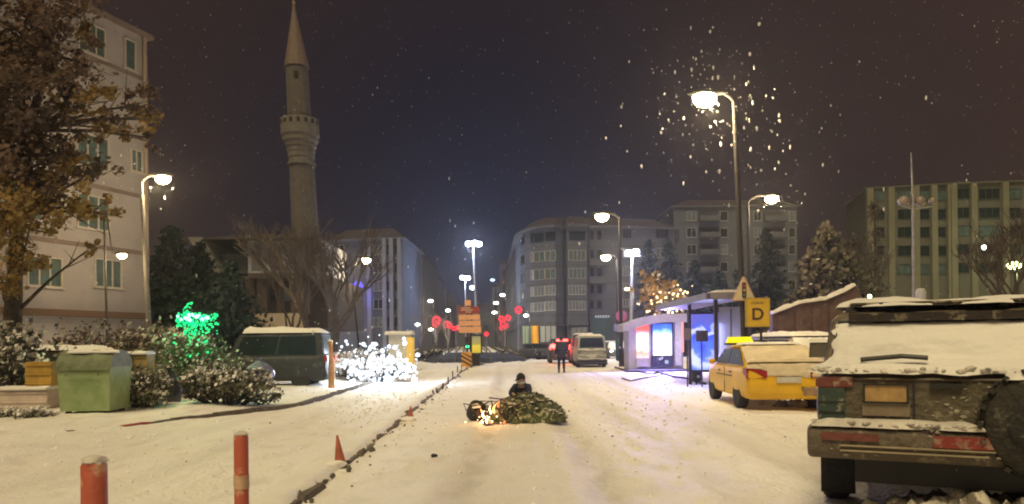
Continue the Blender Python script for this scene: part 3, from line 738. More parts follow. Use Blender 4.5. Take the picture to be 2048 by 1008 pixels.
# big tree at the left edge
Y = 24.0
def cl(px, py, Y, r, m): return (P(px, py, Y), r, m)
cs = [cl(30, 60, 23, 1.5, 1), cl(90, 30, 23, 1.1, 1), cl(40, 180, 22.5, 1.7, 1), cl(110, 130, 23, 1.0, 1), cl(-60, 100, 22, 1.9, 1), cl(-60, 300, 22, 1.9, 1),
      cl(195, 195, 24, .65, 0), cl(130, 260, 24, .8, 1), cl(285, 205, 26, .75, 1), cl(310, 235, 26.5, .55, 0), cl(255, 262, 26, .55, 0), cl(300, 275, 26.5, .4, 1), cl(40, 300, 23, 1.3, 1), cl(90, 350, 23, .9, 1), cl(160, 330, 24, .6, 1),
      cl(30, 425, 22, 1.1, 0), cl(95, 415, 22.5, .75, 0), cl(170, 415, 23, .7, 0), cl(215, 425, 24, .4, 0), cl(20, 500, 22, .9, 0), cl(120, 360, 23, .7, 0), cl(-40, 430, 22, 1.3, 0), cl(150, 60, 24, .6, 0), cl(60, 455, 22, .6, 0), cl(175, 500, 24, .35, 0), cl(5, 560, 22, .5, 0), cl(10, 250, 23, 1.2, 1), cl(150, 185, 24, .5, 1), cl(200, 255, 24.5, .45, 0), cl(175, 130, 24, .5, 1), cl(215, 185, 24.5, .4, 0), cl(60, 350, 23, 1.0, 1), cl(140, 300, 24, .6, 0), cl(230, 235, 25, .4, 1), cl(5, 130, 22.5, 1.3, 1), cl(135, 205, 24, .55, 0), cl(205, 345, 24, .45, 1), cl(130, 10, 24, .6, 1)]
b = (P(20, 690, 23.5).x, 23.5)
T = [(b[0], b[1], -.1), (b[0] + .1, b[1], 2.5), P(35, 430, 23.5), P(60, 260, 23.5), P(95, 110, 23.5), P(110, 20, 23.5)]
cloud_tree('broadleaf_tree', 'large tree with brown leaves, some coloured as yellow-lit, at the left edge before the pink house', b, T, [.3, .26, .2, .15, .09, .03], cs, [LEAFY, LEAFB, SNOWD], .085, 5, per=620)
# glittering tree by the kiosk
cs = [cl(1320, 575, 48, 1.0, 0), cl(1300, 560, 48, .8, 0), cl(1345, 590, 48, .9, 0), cl(1310, 605, 48, 1.0, 0), cl(1350, 615, 48, .8, 0), cl(1285, 590, 48, .6, 0), cl(1370, 600, 48, .6, 0)]
b = (P(1320, 690, 48).x, 48.0)
t = cloud_tree('broadleaf_tree', 'small tree hung with warm fairy lights behind the kiosk roof', b, [(b[0], b[1], 0), (b[0], b[1], 2.2), P(1322, 600, 48), P(1318, 570, 48)], [.15, .12, .08, .03], cs, [LEAFY, SNOWD], .14, 7, per=190, snow=.12)
rr = random.Random(2); bl = []
for k in range(60):
    c, r, _ = rr.choice(cs[2:5]); bl.append((Vector(c) - Vector((b[0], b[1], 0)) + Vector((rr.gauss(0, .55), -abs(rr.gauss(0.4, .4)), rr.gauss(0, .35))) * r, rr.uniform(.04, .085)))
bulbs(t, bl, emitm('fairy_warm', (1, .72, .36), 4), 'fairy_light')
pointlight(t, P(1325, 600, 45.6) - Vector((b[0], b[1], 0)), 160, (1, .7, .35), .3)

def bare(name, label, px, Y, H, spread, seed, trunk_r=.2, depth=5, m=TWIG, tr_lean=0, group=None, base=None, stems=1, cat='tree', snow=0):
    rn = random.Random(seed); x = P(px, 690, Y).x if base is None else base
    t = thing(name, label, cat, (x, Y, 0), 0, group); tr = MB(); cr_ = MB()
    def grow(p, d, L, r, k):
        d = d.normalized(); mid = p + d * L * .5 + Vector((rn.gauss(0, 1), rn.gauss(0, 1), 0)) * L * .06; e = p + d * L
        q = tr if k == 0 else cr_
        q.cm = 0
        q.tube([p, mid, e], [r, r * .85, r * .68], 7 if k < 2 else 4 if k < 4 else 3, cap=False)
        if snow and k >= 2 and rn.random() < snow:
            q.cm = 1; q.tube([p + Vector((0, 0, r)), e + Vector((0, 0, r * .7))], [r * 1.1, r * .9], 4, cap=False); q.cm = 0
        if k >= depth: return
        for j in range(3 if k else 4):
            a = rn.uniform(0, 2 * PI); s_ = rn.uniform(.3, .8) * spread
            nd = d + Vector((math.cos(a) * s_, math.sin(a) * s_, .22 + rn.uniform(-.15, .15)))
            grow(e.lerp(p, rn.uniform(0, .3) if j else 0), nd, L * rn.uniform(.6, .85), r * rn.uniform(.5, .66), k + 1)
    for s_ in range(stems):
        a = 2 * PI * s_ / stems; d0 = Vector((tr_lean, 0, 1)) + (Vector((math.cos(a), math.sin(a), 0)) * .3 if stems > 1 else Vector((0, 0, 0)))
        grow(Vector((math.cos(a) * trunk_r * (stems > 1), math.sin(a) * trunk_r * (stems > 1), -.1)), d0, H * .3, trunk_r, 0)
    ms = [m, SNOWD]
    tr.build('trunk', [BARK, SNOWD], t, smooth=True, fix=False); cr_.build('branches', ms, t, fix=False)
    return t
bare('bare_tree', 'large leafless tree spreading in front of the mosque, left of the two', 628, 36, 8.8, 1.0, 3, .24, 6, tr_lean=-.12)
bare('bare_tree', 'leafless tree leaning right with dark trunk just right of the orange post', 662, 33, 7.6, .85, 9, .22, 6, tr_lean=.12)
bare('bare_tree', 'thin leafless tree behind the snow-topped van, left of the big bare tree', 585, 40, 7.5, .7, 11, .12, 5)
bare('bare_tree', 'leafless dark tree at the right edge before the green block', 2030, 26, 6.5, .9, 14, .16, 6)
bare('bare_tree', 'leafless tree reaching up in front of the green block', 1745, 40, 8.5, .8, 19, .15, 5)
for k, (px, Y, lb) in enumerate(((842, 78, 'thin leafless street tree at the foot of the brown house'), (872, 88, 'thin leafless street tree under the biggest red rings'), (898, 92, 'thin leafless street tree just left of the direction sign'), (1000, 90, 'thin leafless street tree under the red cluster'))):
    bare('street_tree', lb, px, Y, 6.0, .8, 40 + k, .09, 4, m=mat('pale_twigs', (.20, .17, .15), .9, .3, 3), group='leafless street trees far down the street')

# shrubs: twiggy frosted masses
FROSTLEAF = mat('frosted_twigs', (0.17, 0.15, 0.12), .9, .5, 2.5)
OLIVE = mat('olive_leaves', (0.10, 0.115, 0.05), .9, .5, 2)
REDBR = mat('red_brown_leaves', (0.15, 0.075, 0.055), .9, .5, 1.5)
def shrub(label, c, r, seed, mats, n=1800, lf=.07, name='shrub', snow=.2, group=None, sticks=60, cat='shrub'):
    rn = random.Random(seed); t = thing(name, label, cat, (c[0], c[1], 0), 0, group)
    st = MB(); lv = MB(); rx, ry, rz = r
    for k in range(sticks):
        a = rn.uniform(0, 2 * PI); q = rn.random() ** .5
        tip = Vector((math.cos(a) * rx * q, math.sin(a) * ry * q, rz * (1.0 - .35 * q * q) * rn.uniform(.75, 1.15)))
        st.tube([(tip.x * .3, tip.y * .3, 0), (tip.x * .75, tip.y * .75, tip.z * .55), tip], [.02, .013, .004], 4, cap=False)
    st.build('stems', TWIG, t)
    hs = [(Vector((rn.uniform(-1, 1) * rx * .75, rn.uniform(-1, 1) * ry * .7, rz * rn.uniform(.25, .85))), rn.uniform(.25, .5) * rz) for _ in range(int(8 + rx * 6))]
    for k in range(n):
        p, s_ = rn.choice(hs); v = Vector((rn.gauss(0, 1), rn.gauss(0, 1), rn.gauss(0, 1))).normalized() * s_ * rn.uniform(.6, 1.05)
        q = p + Vector((v.x * 1.3, v.y * 1.2, v.z * .8))
        if q.z < .02: q.z = .02 + rn.random() * .15
        lv.cm = len(mats) - 1 if (rn.random() < snow * (2.2 if v.z > .15 * s_ else .35)) else rn.randrange(len(mats) - 1)
        lv.leaf(q, lf * rn.uniform(.6, 1.5), rn)
    lv.build('foliage', mats, t, fix=False)
    return t
q = G(455, 815); shrub('wide snowy olive shrub at the verge edge, in front of the dark snow-topped van', q, (1.15, .7, .85), 1, [OLIVE, FROSTLEAF, BLACK, SNOW], 4200, .05)
q = G(345, 812); shrub('bare frosted shrub just left of the wide olive shrub', (q.x, q.y + 1.6), (.75, .5, 1.1), 2, [FROSTLEAF, TWIG, SNOWD], 1500, .045, sticks=130)
q = G(262, 826); shrub('frosted thicket of twigs between the green container and the bin bags', (q.x, q.y + .5), (.6, .5, .95), 3, [FROSTLEAF, OLIVE, SNOWD], 1600, .045, sticks=130)
q = G(270, 740); shrub('snow-topped twig thicket before the ground floor of the pink house', (P(240, 700, 24).x, 24), (2.0, .8, 2.0), 4, [FROSTLEAF, REDBR, SNOWD], 5200, .065, sticks=200)
shrub('tall frosted bush between the lamp post and the green glare bush', (P(330, 700, 25).x, 25), (1.0, .7, 2.1), 6, [FROSTLEAF, OLIVE, SNOWD], 2600, .06, sticks=120)
shrub('dark weeds under snow at the far left verge', (P(12, 700, 18).x, 18), (.8, .6, 1.9), 7, [FROSTLEAF, BLACK, SNOWD], 2200, .06)
shrub('low frosted weeds in front of the container', (P(60, 800, 15.5).x, 15.0), (1.0, .35, .3), 8, [OLIVE, FROSTLEAF, SNOW], 700, .035, snow=.5)
q = G(600, 765); shrub('greyish frosted shrub at the right end of the snow-topped van', (q.x, q.y), (1.4, .8, 1.0), 9, [FROSTLEAF, MATS['grey_needles'], SNOW], 2600, .06, snow=.3)
shrub('low dark shrub between the wall and the white glare bush', (P(700, 700, 32).x, 32), (1.3, 1, 1.2), 10, [FROSTLEAF, BLACK, SNOW], 2200, .07, snow=.3)
for k, (px, Y, rx, rz, lb) in enumerate(((1600, 33, 1.6, 1.9, 'reddish-brown snow-topped bush nearest the D sign'), (1850, 20, 1.3, 2.0, 'dark frosted bush behind the snowed-in off-roader, left half'), (1980, 19, 1.3, 2.0, 'dark frosted bush behind the snowed-in off-roader, right half'), (1770, 24, 1.0, 2.3, 'twiggy bush left of the slim grey post'))):
    shrub(lb, (P(px, 690, Y).x, Y), (rx, .9, rz), 20 + k, [REDBR if k in (0,) else FROSTLEAF, OLIVE if k else REDBR, SNOWD], 2600, .07, snow=.3)
# made-up shrub with green bulbs in place of smeared green glare
GL = emitm('green_glare', (0.0, .85, 0.22), 1.5); GLH = emitm('green_glare_hot', (.25, 1, .55), 4)
gc = (P(392, 690, 22).x, 22.0)
t = shrub('made-up frosted bush whose green bulbs stand in for smeared green glare, left of the snow-topped van', gc, (.95, .6, 1.75), 12, [FROSTLEAF, OLIVE, SNOWD], 2300, .055, sticks=110)
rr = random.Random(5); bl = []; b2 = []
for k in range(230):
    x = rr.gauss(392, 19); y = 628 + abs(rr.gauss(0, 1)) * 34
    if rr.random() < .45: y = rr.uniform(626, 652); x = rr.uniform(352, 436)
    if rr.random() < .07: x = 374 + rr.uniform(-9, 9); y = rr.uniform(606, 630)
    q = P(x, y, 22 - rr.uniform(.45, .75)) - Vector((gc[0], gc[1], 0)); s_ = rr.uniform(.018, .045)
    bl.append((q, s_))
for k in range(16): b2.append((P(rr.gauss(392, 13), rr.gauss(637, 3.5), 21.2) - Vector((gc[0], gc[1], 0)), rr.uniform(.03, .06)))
bulbs(t, bl, GL, 'green_glare_bulb'); bulbs(t, b2, GLH, 'bright_green_glare_bulb')
pointlight(t, P(395, 640, 21.0) - Vector((gc[0], gc[1], 0)), 60, (.03, 1, .25), .3)  # unseen lamp added to boost the green glare
# made-up snowy bush, white bulbs in place of a smeared white light
WL = emitm('white_glare', (.70, .82, 1.0), 2.2)
wc = (P(745, 690, 30).x, 30.0)
t = shrub('made-up long snowy bush whose white bulbs stand in for smeared white glare beside the road', wc, (2.0, .9, .95), 13, [FROSTLEAF, SNOWD, SNOW], 3600, .06, snow=.55, sticks=130)
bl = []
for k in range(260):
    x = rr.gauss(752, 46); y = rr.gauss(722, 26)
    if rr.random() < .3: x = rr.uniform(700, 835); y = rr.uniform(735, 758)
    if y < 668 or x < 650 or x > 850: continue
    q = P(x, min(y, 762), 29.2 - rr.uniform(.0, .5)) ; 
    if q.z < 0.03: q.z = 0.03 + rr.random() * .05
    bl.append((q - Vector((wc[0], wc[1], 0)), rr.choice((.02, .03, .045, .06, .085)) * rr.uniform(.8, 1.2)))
bulbs(t, bl, WL, 'white_glare_bulb')
for px, pw in ((700, 60), (760, 150), (820, 60)): pointlight(t, P(px, 712, 27.4) - Vector((wc[0], wc[1], 0)), pw * 2.4, (.80, .90, 1), .35)  # unseen lamps added to spread the white glare over the snow

# ------------------------------------------------------------------ walls, containers
DSTONE = mat('dark_stone', (0.065, 0.065, 0.07), .9, .5, 2.2, .8, 9)
def snowcap(poly_pts, h, name, parent, seed=1, m=None, over=.06):
    # lumpy snow ribbon along a line of points (x, y, z, halfwidth)
    vs = []; fs = []; n = len(poly_pts)
    for i, (x, y, z, w_) in enumerate(poly_pts):
        a = poly_pts[max(0, i - 1)]; b_ = poly_pts[min(n - 1, i + 1)]; d = Vector((b_[0] - a[0], b_[1] - a[1], 0)).normalized(); s_ = Vector((-d.y, d.x, 0))
        hh = h * (1 + .5 * fbm(i * .37 + seed, seed)); p = Vector((x, y, z))
        for off, q in ((-1, -.03), (-1.02, .35), (-.55, .9), (0, 1), (.55, .9), (1.02, .35), (1, -.03)):
            vs.append(p + s_ * off * (w_ + over) * (1 + .06 * fbm(i * .8, off + seed)) + Vector((0, 0, q * hh)))
    for i in range(n - 1): fs += [(i * 7 + k, i * 7 + k + 1, i * 7 + 8 + k, i * 7 + 7 + k) for k in range(6)]
    fs += [tuple(range(7)), tuple((n - 1) * 7 + k for k in range(7))[::-1]]
    mb = MB(); mb.add(vs, fs); return mb.build(name, m or SNOW, parent, smooth=True, ang=70)
# post at the wall's end, orange light put into its colour
t = thing('wooden_post', 'post coloured as orange-lit, standing at the right end of the snow-topped van', 'post', (P(662, 690, 26).x, 26, 0))
MB().tube([(0, 0, -.1), (.02, 0, .9), (-.03, 0, 1.6)], [.12, .11, .09], 9).build('post', mat('orange_lit_wood', (.45, .25, .12), .8, .3, 3, .4), t)
MB().ico((-.03, 0, 1.62), .10, .1, 2, sq=(1, 1, .5)).build('snow_cap', SNOW, t, smooth=True)
# small white kiosk far left of street
t = thing('kiosk', 'small snow-roofed white kiosk with yellow panel left of the street', 'kiosk', (P(800, 690, 42).x, 42, 0))
MB().box((0, 0, 1.0), (1.1, 1.0, 2.0)).build('wall', mat('kiosk_white', (.6, .62, .6), .7), t)
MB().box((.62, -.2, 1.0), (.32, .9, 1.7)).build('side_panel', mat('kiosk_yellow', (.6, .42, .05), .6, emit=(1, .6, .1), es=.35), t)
snowcap([(-.75 + .15 * k, 0, 2.0, .6) for k in range(11)], .22, 'snow_cap', t, 5)
# dark round planter with curved ribs in the street middle
t = thing('round_planter', 'low dark planter ringed with curved metal ribs behind the direction sign', 'planter', (P(935, 690, 62).x, 62, 0))
prof = [(4.9, -.05), (4.7, .3), (3.6, .55), (2.2, .7), (.5, .75)]
MB().lathe(prof, (0, 0, 0), 40).build('mound', mat('planter_dark', (.035, .045, .075), .9, .5, 1.5, .6), t, smooth=True)
for k in range(22):
    a = 2 * PI * k / 22; mb = MB(); mb.tube([(math.cos(a) * r, math.sin(a) * r, z) for r, z in ((5.0, 0), (4.6, .5), (4.0, .85), (3.3, 1.05), (2.7, 1.3))], .045, 6, cap=False); mb.build('rib', POLEG, t, smooth=True)
for k, (px, Y, rx, lb) in enumerate(((1065, 66, 4.2, 'dark low snowy hedge right of the ribbed planter'), (810, 60, 4.0, 'dark low snowy hedge left of the ribbed planter'))):
    shrub(lb, (P(px, 690, Y).x, Y), (rx, 1.0, .75 if k == 0 else 1.0), 60 + k, [mat('hedge_blue', (.05, .06, .085), .9, .5, 2), BLACK, SNOWD], 4200, .12, name='hedge', cat='hedge', snow=.2, sticks=30)
# sloping brick wall on the right
t = thing('brick_wall', 'red-brown wall with sloping snow-covered top between the D sign and the green block', 'wall')
BRK = mat('worn_brick', (0.10, 0.058, 0.045), .9, .4, 3, .7, 7)
WY = 31.0; prf = [(1545, 628), (1600, 607), (1650, 600), (1690, 583), (1712, 570), (1722, 590)]
pts_ = [P(a, b_, WY) for a, b_ in prf]
mb = MB(); mb.slab([(pts_[0].x, WY, -.2)] + [(p.x, WY, p.z) for p in pts_] + [(pts_[-1].x, WY, -.2)], (0, 1, 0), .4); mb.build('wall', BRK, t)
mb = MB()
for k in range(5): mb.box((lerp(pts_[0].x, pts_[-1].x, (k + .5) / 5.2), WY - .06, 1.2), (.3, .14, 2.6 + k * .25))
mb.build('wall_pier', BRK, t)
sp = []
for i in range(4):
    for k in range(8): q = pts_[i].lerp(pts_[i + 1], k / 8); sp.append((q.x, WY + .2, q.z, .26))
snowcap(sp, .14, 'snow_cap', t, 9, m=SNOWD)
# lit pale hut behind that wall
t = thing('gate_hut', 'small pale hut lit yellow-green at the right end of the brick wall', 'hut', (P(1732, 690, 36).x, 36, 0))
MB().box((0, 0, 1.6), (.9, .9, 3.3)).build('wall', mat('hut_pale', (.5, .52, .38), .8), t)
MB().box((0, 0, 3.32), (1.2, 1.2, .12)).build('roof', SNOW, t)
MB().ico((-.1, -.62, 3.5), .09, 0, 2).build('lamp', emitm('hut_lamp', (.9, 1, .55), 12), t); pointlight(t, (-.1, -1.0, 3.3), 50, (.85, 1, .5), .1)
# green lamp among the trees at the right edge
t = thing('street_lamp', 'yellow-green lamp glowing behind the bare tree at the right edge', 'street lamp', (P(2033, 690, 34).x, 34, 0))
q = P(2028, 531, 34); MB().tube([(0, 0, 0), (0, 0, q.z + .05)], .06, 8).build('pole', POLED, t)
MB().ico((q.x - P(2033, 690, 34).x, 0, q.z), .26, .05, 2, sq=(1.2, 1, .7)).build('lamp_head', emitm('lamp_green', (.85, 1, .4), 8), t, smooth=True); pointlight(t, (0, -.6, q.z - .4), 400, (.8, 1, .45), .2)
# tall thin globe mast
t = thing('globe_mast', 'tall thin grey mast with a cluster of unlit globes before the green block', 'mast', (P(1829, 690, 27).x, 27, 0))
zt = P(1824, 305, 27).z; zg = P(1826, 402, 27).z
MB().tube([(0, 0, 0), (0, 0, zg), (-.05, 0, zt)], [.07, .05, .02], 8).build('pole', GALV, t, smooth=True)
for a in range(4):
    x = (-.34, .30, .7, -.05)[a]; y_ = (0, .1, 0, .3)[a]
    g = MB(); g.ico((x, y_, zg), .2 if a != 2 else .13, 0, 2); g.build('globe', mat('globe_glass', (.20, .165, .145), .4), t, smooth=True)
MB().tube([(-.34, 0, zg - .2), (0, 0, zg - .3), (.7, 0, zg - .2)], .02, 6).build('globe_bracket', GALV, t)
t = thing('marker_post', 'short rounded pale grey post above the off-roader roof', 'post', (P(1843, 690, 21).x, 21, 0))
q = P(1843, 577, 21); MB().lathe([(.05, 0), (.05, q.z - .5), (.12, q.z - .42), (.14, q.z - .1), (.09, q.z)], n=14).build('post', mat('pale_post', (.42, .42, .48), .5), t, smooth=True)

# green container, bags, boxes at the left
q = G(165, 838); GC = (q.x, q.y + .5)
t = thing('waste_container', 'green plastic waste container with dark green rounded lid', 'container', (GC[0], GC[1], 0), R(4))
CG = mat('container_green', (0.20, 0.30, 0.12), .7, .35, 3.5, .3, 9, col2=(.32, .40, .22)); CD = mat('container_lid', (0.08, 0.11, 0.05), .7, .3, 4, .4, 9, col2=(.22, .25, .16))
sc = (GC[1]) / 1500 * 100
mb = MB(); mb.box((0, 0, .62), (sc * .92, .95, .92), taper=1.08); 
o = mb.build('body', CG, t)
mb = MB(); n = 9; vs = []; fs = []
for i in range(n):
    a = PI * i / (n - 1); vs += [(-sc * .52, -.52 * math.cos(a), 1.08 + .36 * math.sin(a)), (sc * .52, -.52 * math.cos(a), 1.08 + .36 * math.sin(a))]
for i in range(n - 1): fs.append((2 * i, 2 * i + 1, 2 * i + 3, 2 * i + 2))
fs += [tuple(2 * i for i in range(n)), tuple(2 * i + 1 for i in range(n))]; mb.add(vs, fs); mb.build('lid', CD, t, smooth=True)
MB().box((0, -.53, 1.06), (sc * 1.02, .05, .08)).build('rim', CD, t)
for sx in (-1, 1):
    for sy in (-1, 1): MB().lathe([(.03, -.03), (.09, -.03), (.09, .03), (.03, .03)], (sx * sc * .36, sy * .35, .09), 12, 'X').build('wheel', RUBBER, t)
snowcap([(-sc * .5 + sc * k / 12, .05 * math.sin(k), 1.37, .30) for k in range(13)], .07, 'lid_snow', t, 12)
MB().tube([(-sc * .3, -.56, .9), (-sc * .3, -.6, .95), (sc * .3, -.6, .95), (sc * .3, -.56, .9)], .015, 6).build('handle', CD, t)
def bag(label, px, Y, sz, m, seed, z=0, cat='rubbish bag', group='rubbish bags on the verge'):
    rn = random.Random(seed); x = P(px, 690, Y).x; mb = MB(); bm = bmesh.new(); bmesh.ops.create_icosphere(bm, subdivisions=4, radius=1)
    vs = []
    for v in bm.verts:
        p = v.co.copy(); k = 1 + .16 * noise.noise(p * 2.3 + Vector((seed, 0, 0))) + .09 * abs(noise.noise(p * 6 + Vector((seed, 3, 0))))
        zz = p.z; s_ = 1.0 if zz < .5 else 1 - (zz - .5) * 1.1
        vs.append((p.x * sz[0] * k * s_, p.y * sz[1] * k * s_, max(-.8, zz * k) * sz[2] + sz[2] * .8))
    mb.add(vs, [tuple(v.index for v in f.verts) for f in bm.faces]); bm.free()
    t = thing('rubbish_bag', label, cat, (x, Y, z), 0, group); mb.build('bag', m, t, smooth=True, ang=60)
    mb = MB(); mb.lathe([(.03, 1.72 * sz[2]), (.05, 1.85 * sz[2]), (.09, 2.0 * sz[2])], n=9); mb.build('knot', m, t, smooth=True)
BAGB = mat('black_bag', (.03, .03, .04), .25, .3, 3, .5, 12); BAGL = mat('pale_blue_bag', (.38, .45, .52), .35, .3, 3, .5, 12); BAGG = mat('grey_blue_bag', (.16, .18, .27), .22, .4, 3, .6, 12)
bag('tall black rubbish bag in the frosted twigs', 338, 18.8, (.30, .26, .48), BAGB, 1)
bag('pale blue rubbish bag leaning by the black one', 302, 17.8, (.22, .2, .28), BAGL, 2)
bag('shiny grey-blue rubbish bag before the snow-topped van', 518, 21.5, (.40, .35, .42), BAGG, 3, z=.3)
def boxthing(name, label, px, Y, dims, z, m, cat, snow=True, rz=0, group=None):
    t = thing(name, label, cat, (P(px, 690, Y).x, Y, z), rz, group); w_, d_, h_ = dims
    mb = MB(); mb.box((0, 0, h_ / 2), dims); mb.build('body', m, t)
    mb = MB()
    for dz in (.12, .5, .88): mb.box((0, -d_ / 2 - .01, h_ * dz), (w_ * .98, .025, h_ * .08))
    mb.build('batten', m, t)
    if snow: snowcap([(-w_ / 2 + w_ * k / 8, 0, h_, d_ / 2) for k in range(9)], .08, 'snow_cap', t, px)
YB = mat('yellow_crate', (.42, .26, .05), .7, .3, 3); YB2 = mat('dull_yellow', (.36, .27, .09), .7, .3, 3)
boxthing('crate', 'ochre crate on the pale block left of the container', 87, 17.2, (.6, .4, .55), .62, YB, 'crate', False)
boxthing('stone_block', 'snow-covered pale pink block under the ochre crate', 62, 17.2, (1.15, .7, .55), 0, mat('pale_block', (.55, .46, .42), .9, .2, 2), 'block')
boxthing('crate', 'dull yellow box right of the container, nearest it', 252, 18.8, (.4, .4, .55), .75, YB2, 'box', True)
boxthing('crate', 'dull yellow snow-topped box next to the black bag', 287, 18.9, (.36, .4, .55), .75, YB2, 'box', True)
boxthing('pallet_stack', 'brown pallet stack under the two dull yellow boxes', 270, 18.85, (.95, .5, .72), 0, mat('pallet_wood', (.16, .11, .08), .9, .3, 3), 'pallets', False)

# kerb of the left verge with red painted blocks
struct_mb = MB(); red_mb = MB(); rn = random.Random(15)
vp = [G(-80, 905), G(130, 872), G(240, 862), G(345, 845), G(600, 812), G(700, 780), G(800, 748)]
for i in range(len(vp) - 1):
    a, b_ = vp[i], vp[i + 1]; L = (b_ - a).length; n = max(1, int(L / .5)); d = (b_ - a).normalized(); rz = math.atan2(d.y, d.x)
    for k in range(n):
        c = a + (b_ - a) * ((k + .5) / n); tgt = red_mb if (i == 2 and k % 2 == 0) or rn.random() < .03 else struct_mb
        tgt.box((c.x, c.y, .02), (L / n * .94, .16, .13 + rn.uniform(-.04, .02)), rz=rz)
struct(struct_mb.build('verge_kerb', STONE)); struct(red_mb.build('painted_kerb', mat('kerb_red', (.30, .05, .03), .8, .4, 5)))

# ------------------------------------------------------------------ kiosk, shelter, signs
def emis_pic(name, stops, axis='Z', strength=3.0, size=1.0, off=0.0, swirl=0.25):
    m = bpy.data.materials.new(name); m.use_nodes = True; nt = m.node_tree; b = nt.nodes['Principled BSDF']
    tc = nn(nt, 'ShaderNodeTexCoord'); sx = nn(nt, 'ShaderNodeSeparateXYZ'); nt.links.new(tc.outputs['Object'], sx.inputs[0])
    tx = nn(nt, 'ShaderNodeTexNoise'); tx.inputs['Scale'].default_value = 1.6; nt.links.new(tc.outputs['Object'], tx.inputs['Vector'])
    a = nn(nt, 'ShaderNodeMath', operation='MULTIPLY_ADD'); nt.links.new(sx.outputs[axis], a.inputs[0]); a.inputs[1].default_value = 1 / size; a.inputs[2].default_value = off - swirl / 2
    c = nn(nt, 'ShaderNodeMath', operation='MULTIPLY_ADD'); nt.links.new(tx.outputs[0], c.inputs[0]); c.inputs[1].default_value = swirl; nt.links.new(a.outputs[0], c.inputs[2])
    r = nn(nt, 'ShaderNodeValToRGB'); nt.links.new(c.outputs[0], r.inputs[0]); e = r.color_ramp.elements
    e[0].position, e[0].color = stops[0][0], (*stops[0][1], 1); e[1].position, e[1].color = stops[-1][0], (*stops[-1][1], 1)
    for p, cc in stops[1:-1]: q = e.new(p); q.color = (*cc, 1)
    nt.links.new(r.outputs[0], b.inputs['Emission Color']); nt.links.new(r.outputs[0], b.inputs['Base Color']); b.inputs['Emission Strength'].default_value = strength
    return m
KY = 37.0; kx0 = P(1256, 690, KY).x; kx1 = P(1369, 690, KY).x; kw = kx1 - kx0
def kp(px): return (P(px, 680, KY).x - (kx0 + kx1) / 2)
def kz(py): return P(1310, py, KY).z
t = thing('kiosk', 'lavender-grey kiosk with bright lit advert and screen left of the bus shelter', 'kiosk', ((kx0 + kx1) / 2, KY, 0))
LAV = mat('kiosk_panel', (.42, .40, .48), .6, .15, 2)
MB().box((0, .9, kz(645) / 2), (kw - .1, 1.6, kz(645))).build('wall', LAV, t)
mb = MB(); vs = []; n = 14
pr = [(kp(1245) + (kp(1372) - kp(1245)) * k / n, kz(652) + (kz(628) - kz(652)) * math.sin(PI / 2 * min(1, (k + 1) / n * 1.3))) for k in range(n + 1)]
mb.slab([(x, -.25, z) for x, z in pr] + [(x, -.25, z - .42 + .1 * (k == 0)) for k, (x, z) in reversed(list(enumerate(pr)))], (0, 1, 0), 2.2); mb.build('roof', LAV, t)
def kpanel(name, x0, x1, y0, y1, m, parent, y=-.02, th=.1, fr=None):
    a, b_ = kp(x0), kp(x1); z0, z1 = kz(y1), kz(y0); mb = MB(); mb.box(((a + b_) / 2, y, (z0 + z1) / 2), (b_ - a, th, z1 - z0)); o = mb.build(name, m, parent)
    if fr:
        f = MB(); w_ = .07
        for (cx, cz, ww, hh) in (((a + b_) / 2, z1 + w_ / 2, b_ - a + 2 * w_, w_), ((a + b_) / 2, z0 - w_ / 2, b_ - a + 2 * w_, w_), (a - w_ / 2, (z0 + z1) / 2, w_, z1 - z0), (b_ + w_ / 2, (z0 + z1) / 2, w_, z1 - z0)): f.box((cx, y - .03, cz), (ww, th + .04, hh))
        f.build('frame', fr, o)
    return o
kpanel('lit_advert', 1273, 1297, 645, 716, emis_pic('advert_red_white', [(0.0, (.7, .5, .5)), (.15, (1, .3, .12)), (.28, (.95, .8, .8)), (.62, (.95, .82, .82)), (.8, (1, .10, .04))], 'Z', 1.15, kz(645) - kz(716), -kz(716) / (kz(645) - kz(716)), .2), t)
kpanel('advert_foot', 1272, 1298, 717, 733, mat('advert_foot_grey', (.45, .4, .42), .6), t)
kpanel('lit_screen', 1305, 1343, 648, 711, emis_pic('screen_blue_white', [(0.0, (.82, .9, 1)), (.62, (.9, .95, 1)), (.74, (.25, .5, 1)), (.86, (.04, .16, .8)), (1.0, (.02, .08, .6))], 'Z', 1.35, kz(648) - kz(711), -kz(711) / (kz(648) - kz(711)), .5), t, fr=BLACK)
dk = kpanel('lower_panel', 1302, 1346, 714, 733, mat('kiosk_dark', (.03, .03, .06), .4), t)
for px, py in ((1319, 718), (1332, 724)): mb = MB(); mb.lathe([(.001, 0), (.07 if px < 1325 else .10, 0), (.07 if px < 1325 else .10, .03), (.001, .03)], (kp(px), -.11, kz(py)), 12, 'Y'); mb.build('emblem', emitm('emblem_glow', (.6, .75, 1), .7), dk)
kpanel('white_panel', 1350, 1362, 645, 731, mat('kiosk_white_panel', (.6, .6, .66), .5), t)
kpanel('red_strip', 1363, 1367, 645, 705, emitm('red_strip', (1, .35, .3), 1.2), t)
MB().box((0, .3, .04), (kw + .35, 2.4, .12)).build('plinth', mat('plinth_dark', (.1, .1, .13), .8), t)
d = bpy.data.lights.new('screen_glow', 'AREA'); d.shape = 'RECTANGLE'; d.size = 1.6; d.size_y = 1.8; d.energy = 800; d.color = (.36, .30, 1)
o = bpy.data.objects.new('screen_glow', d); C.objects.link(o); o.parent = t; o.location = (0, -.45, 1.5); o.rotation_euler = (R(-70), 0, 0)

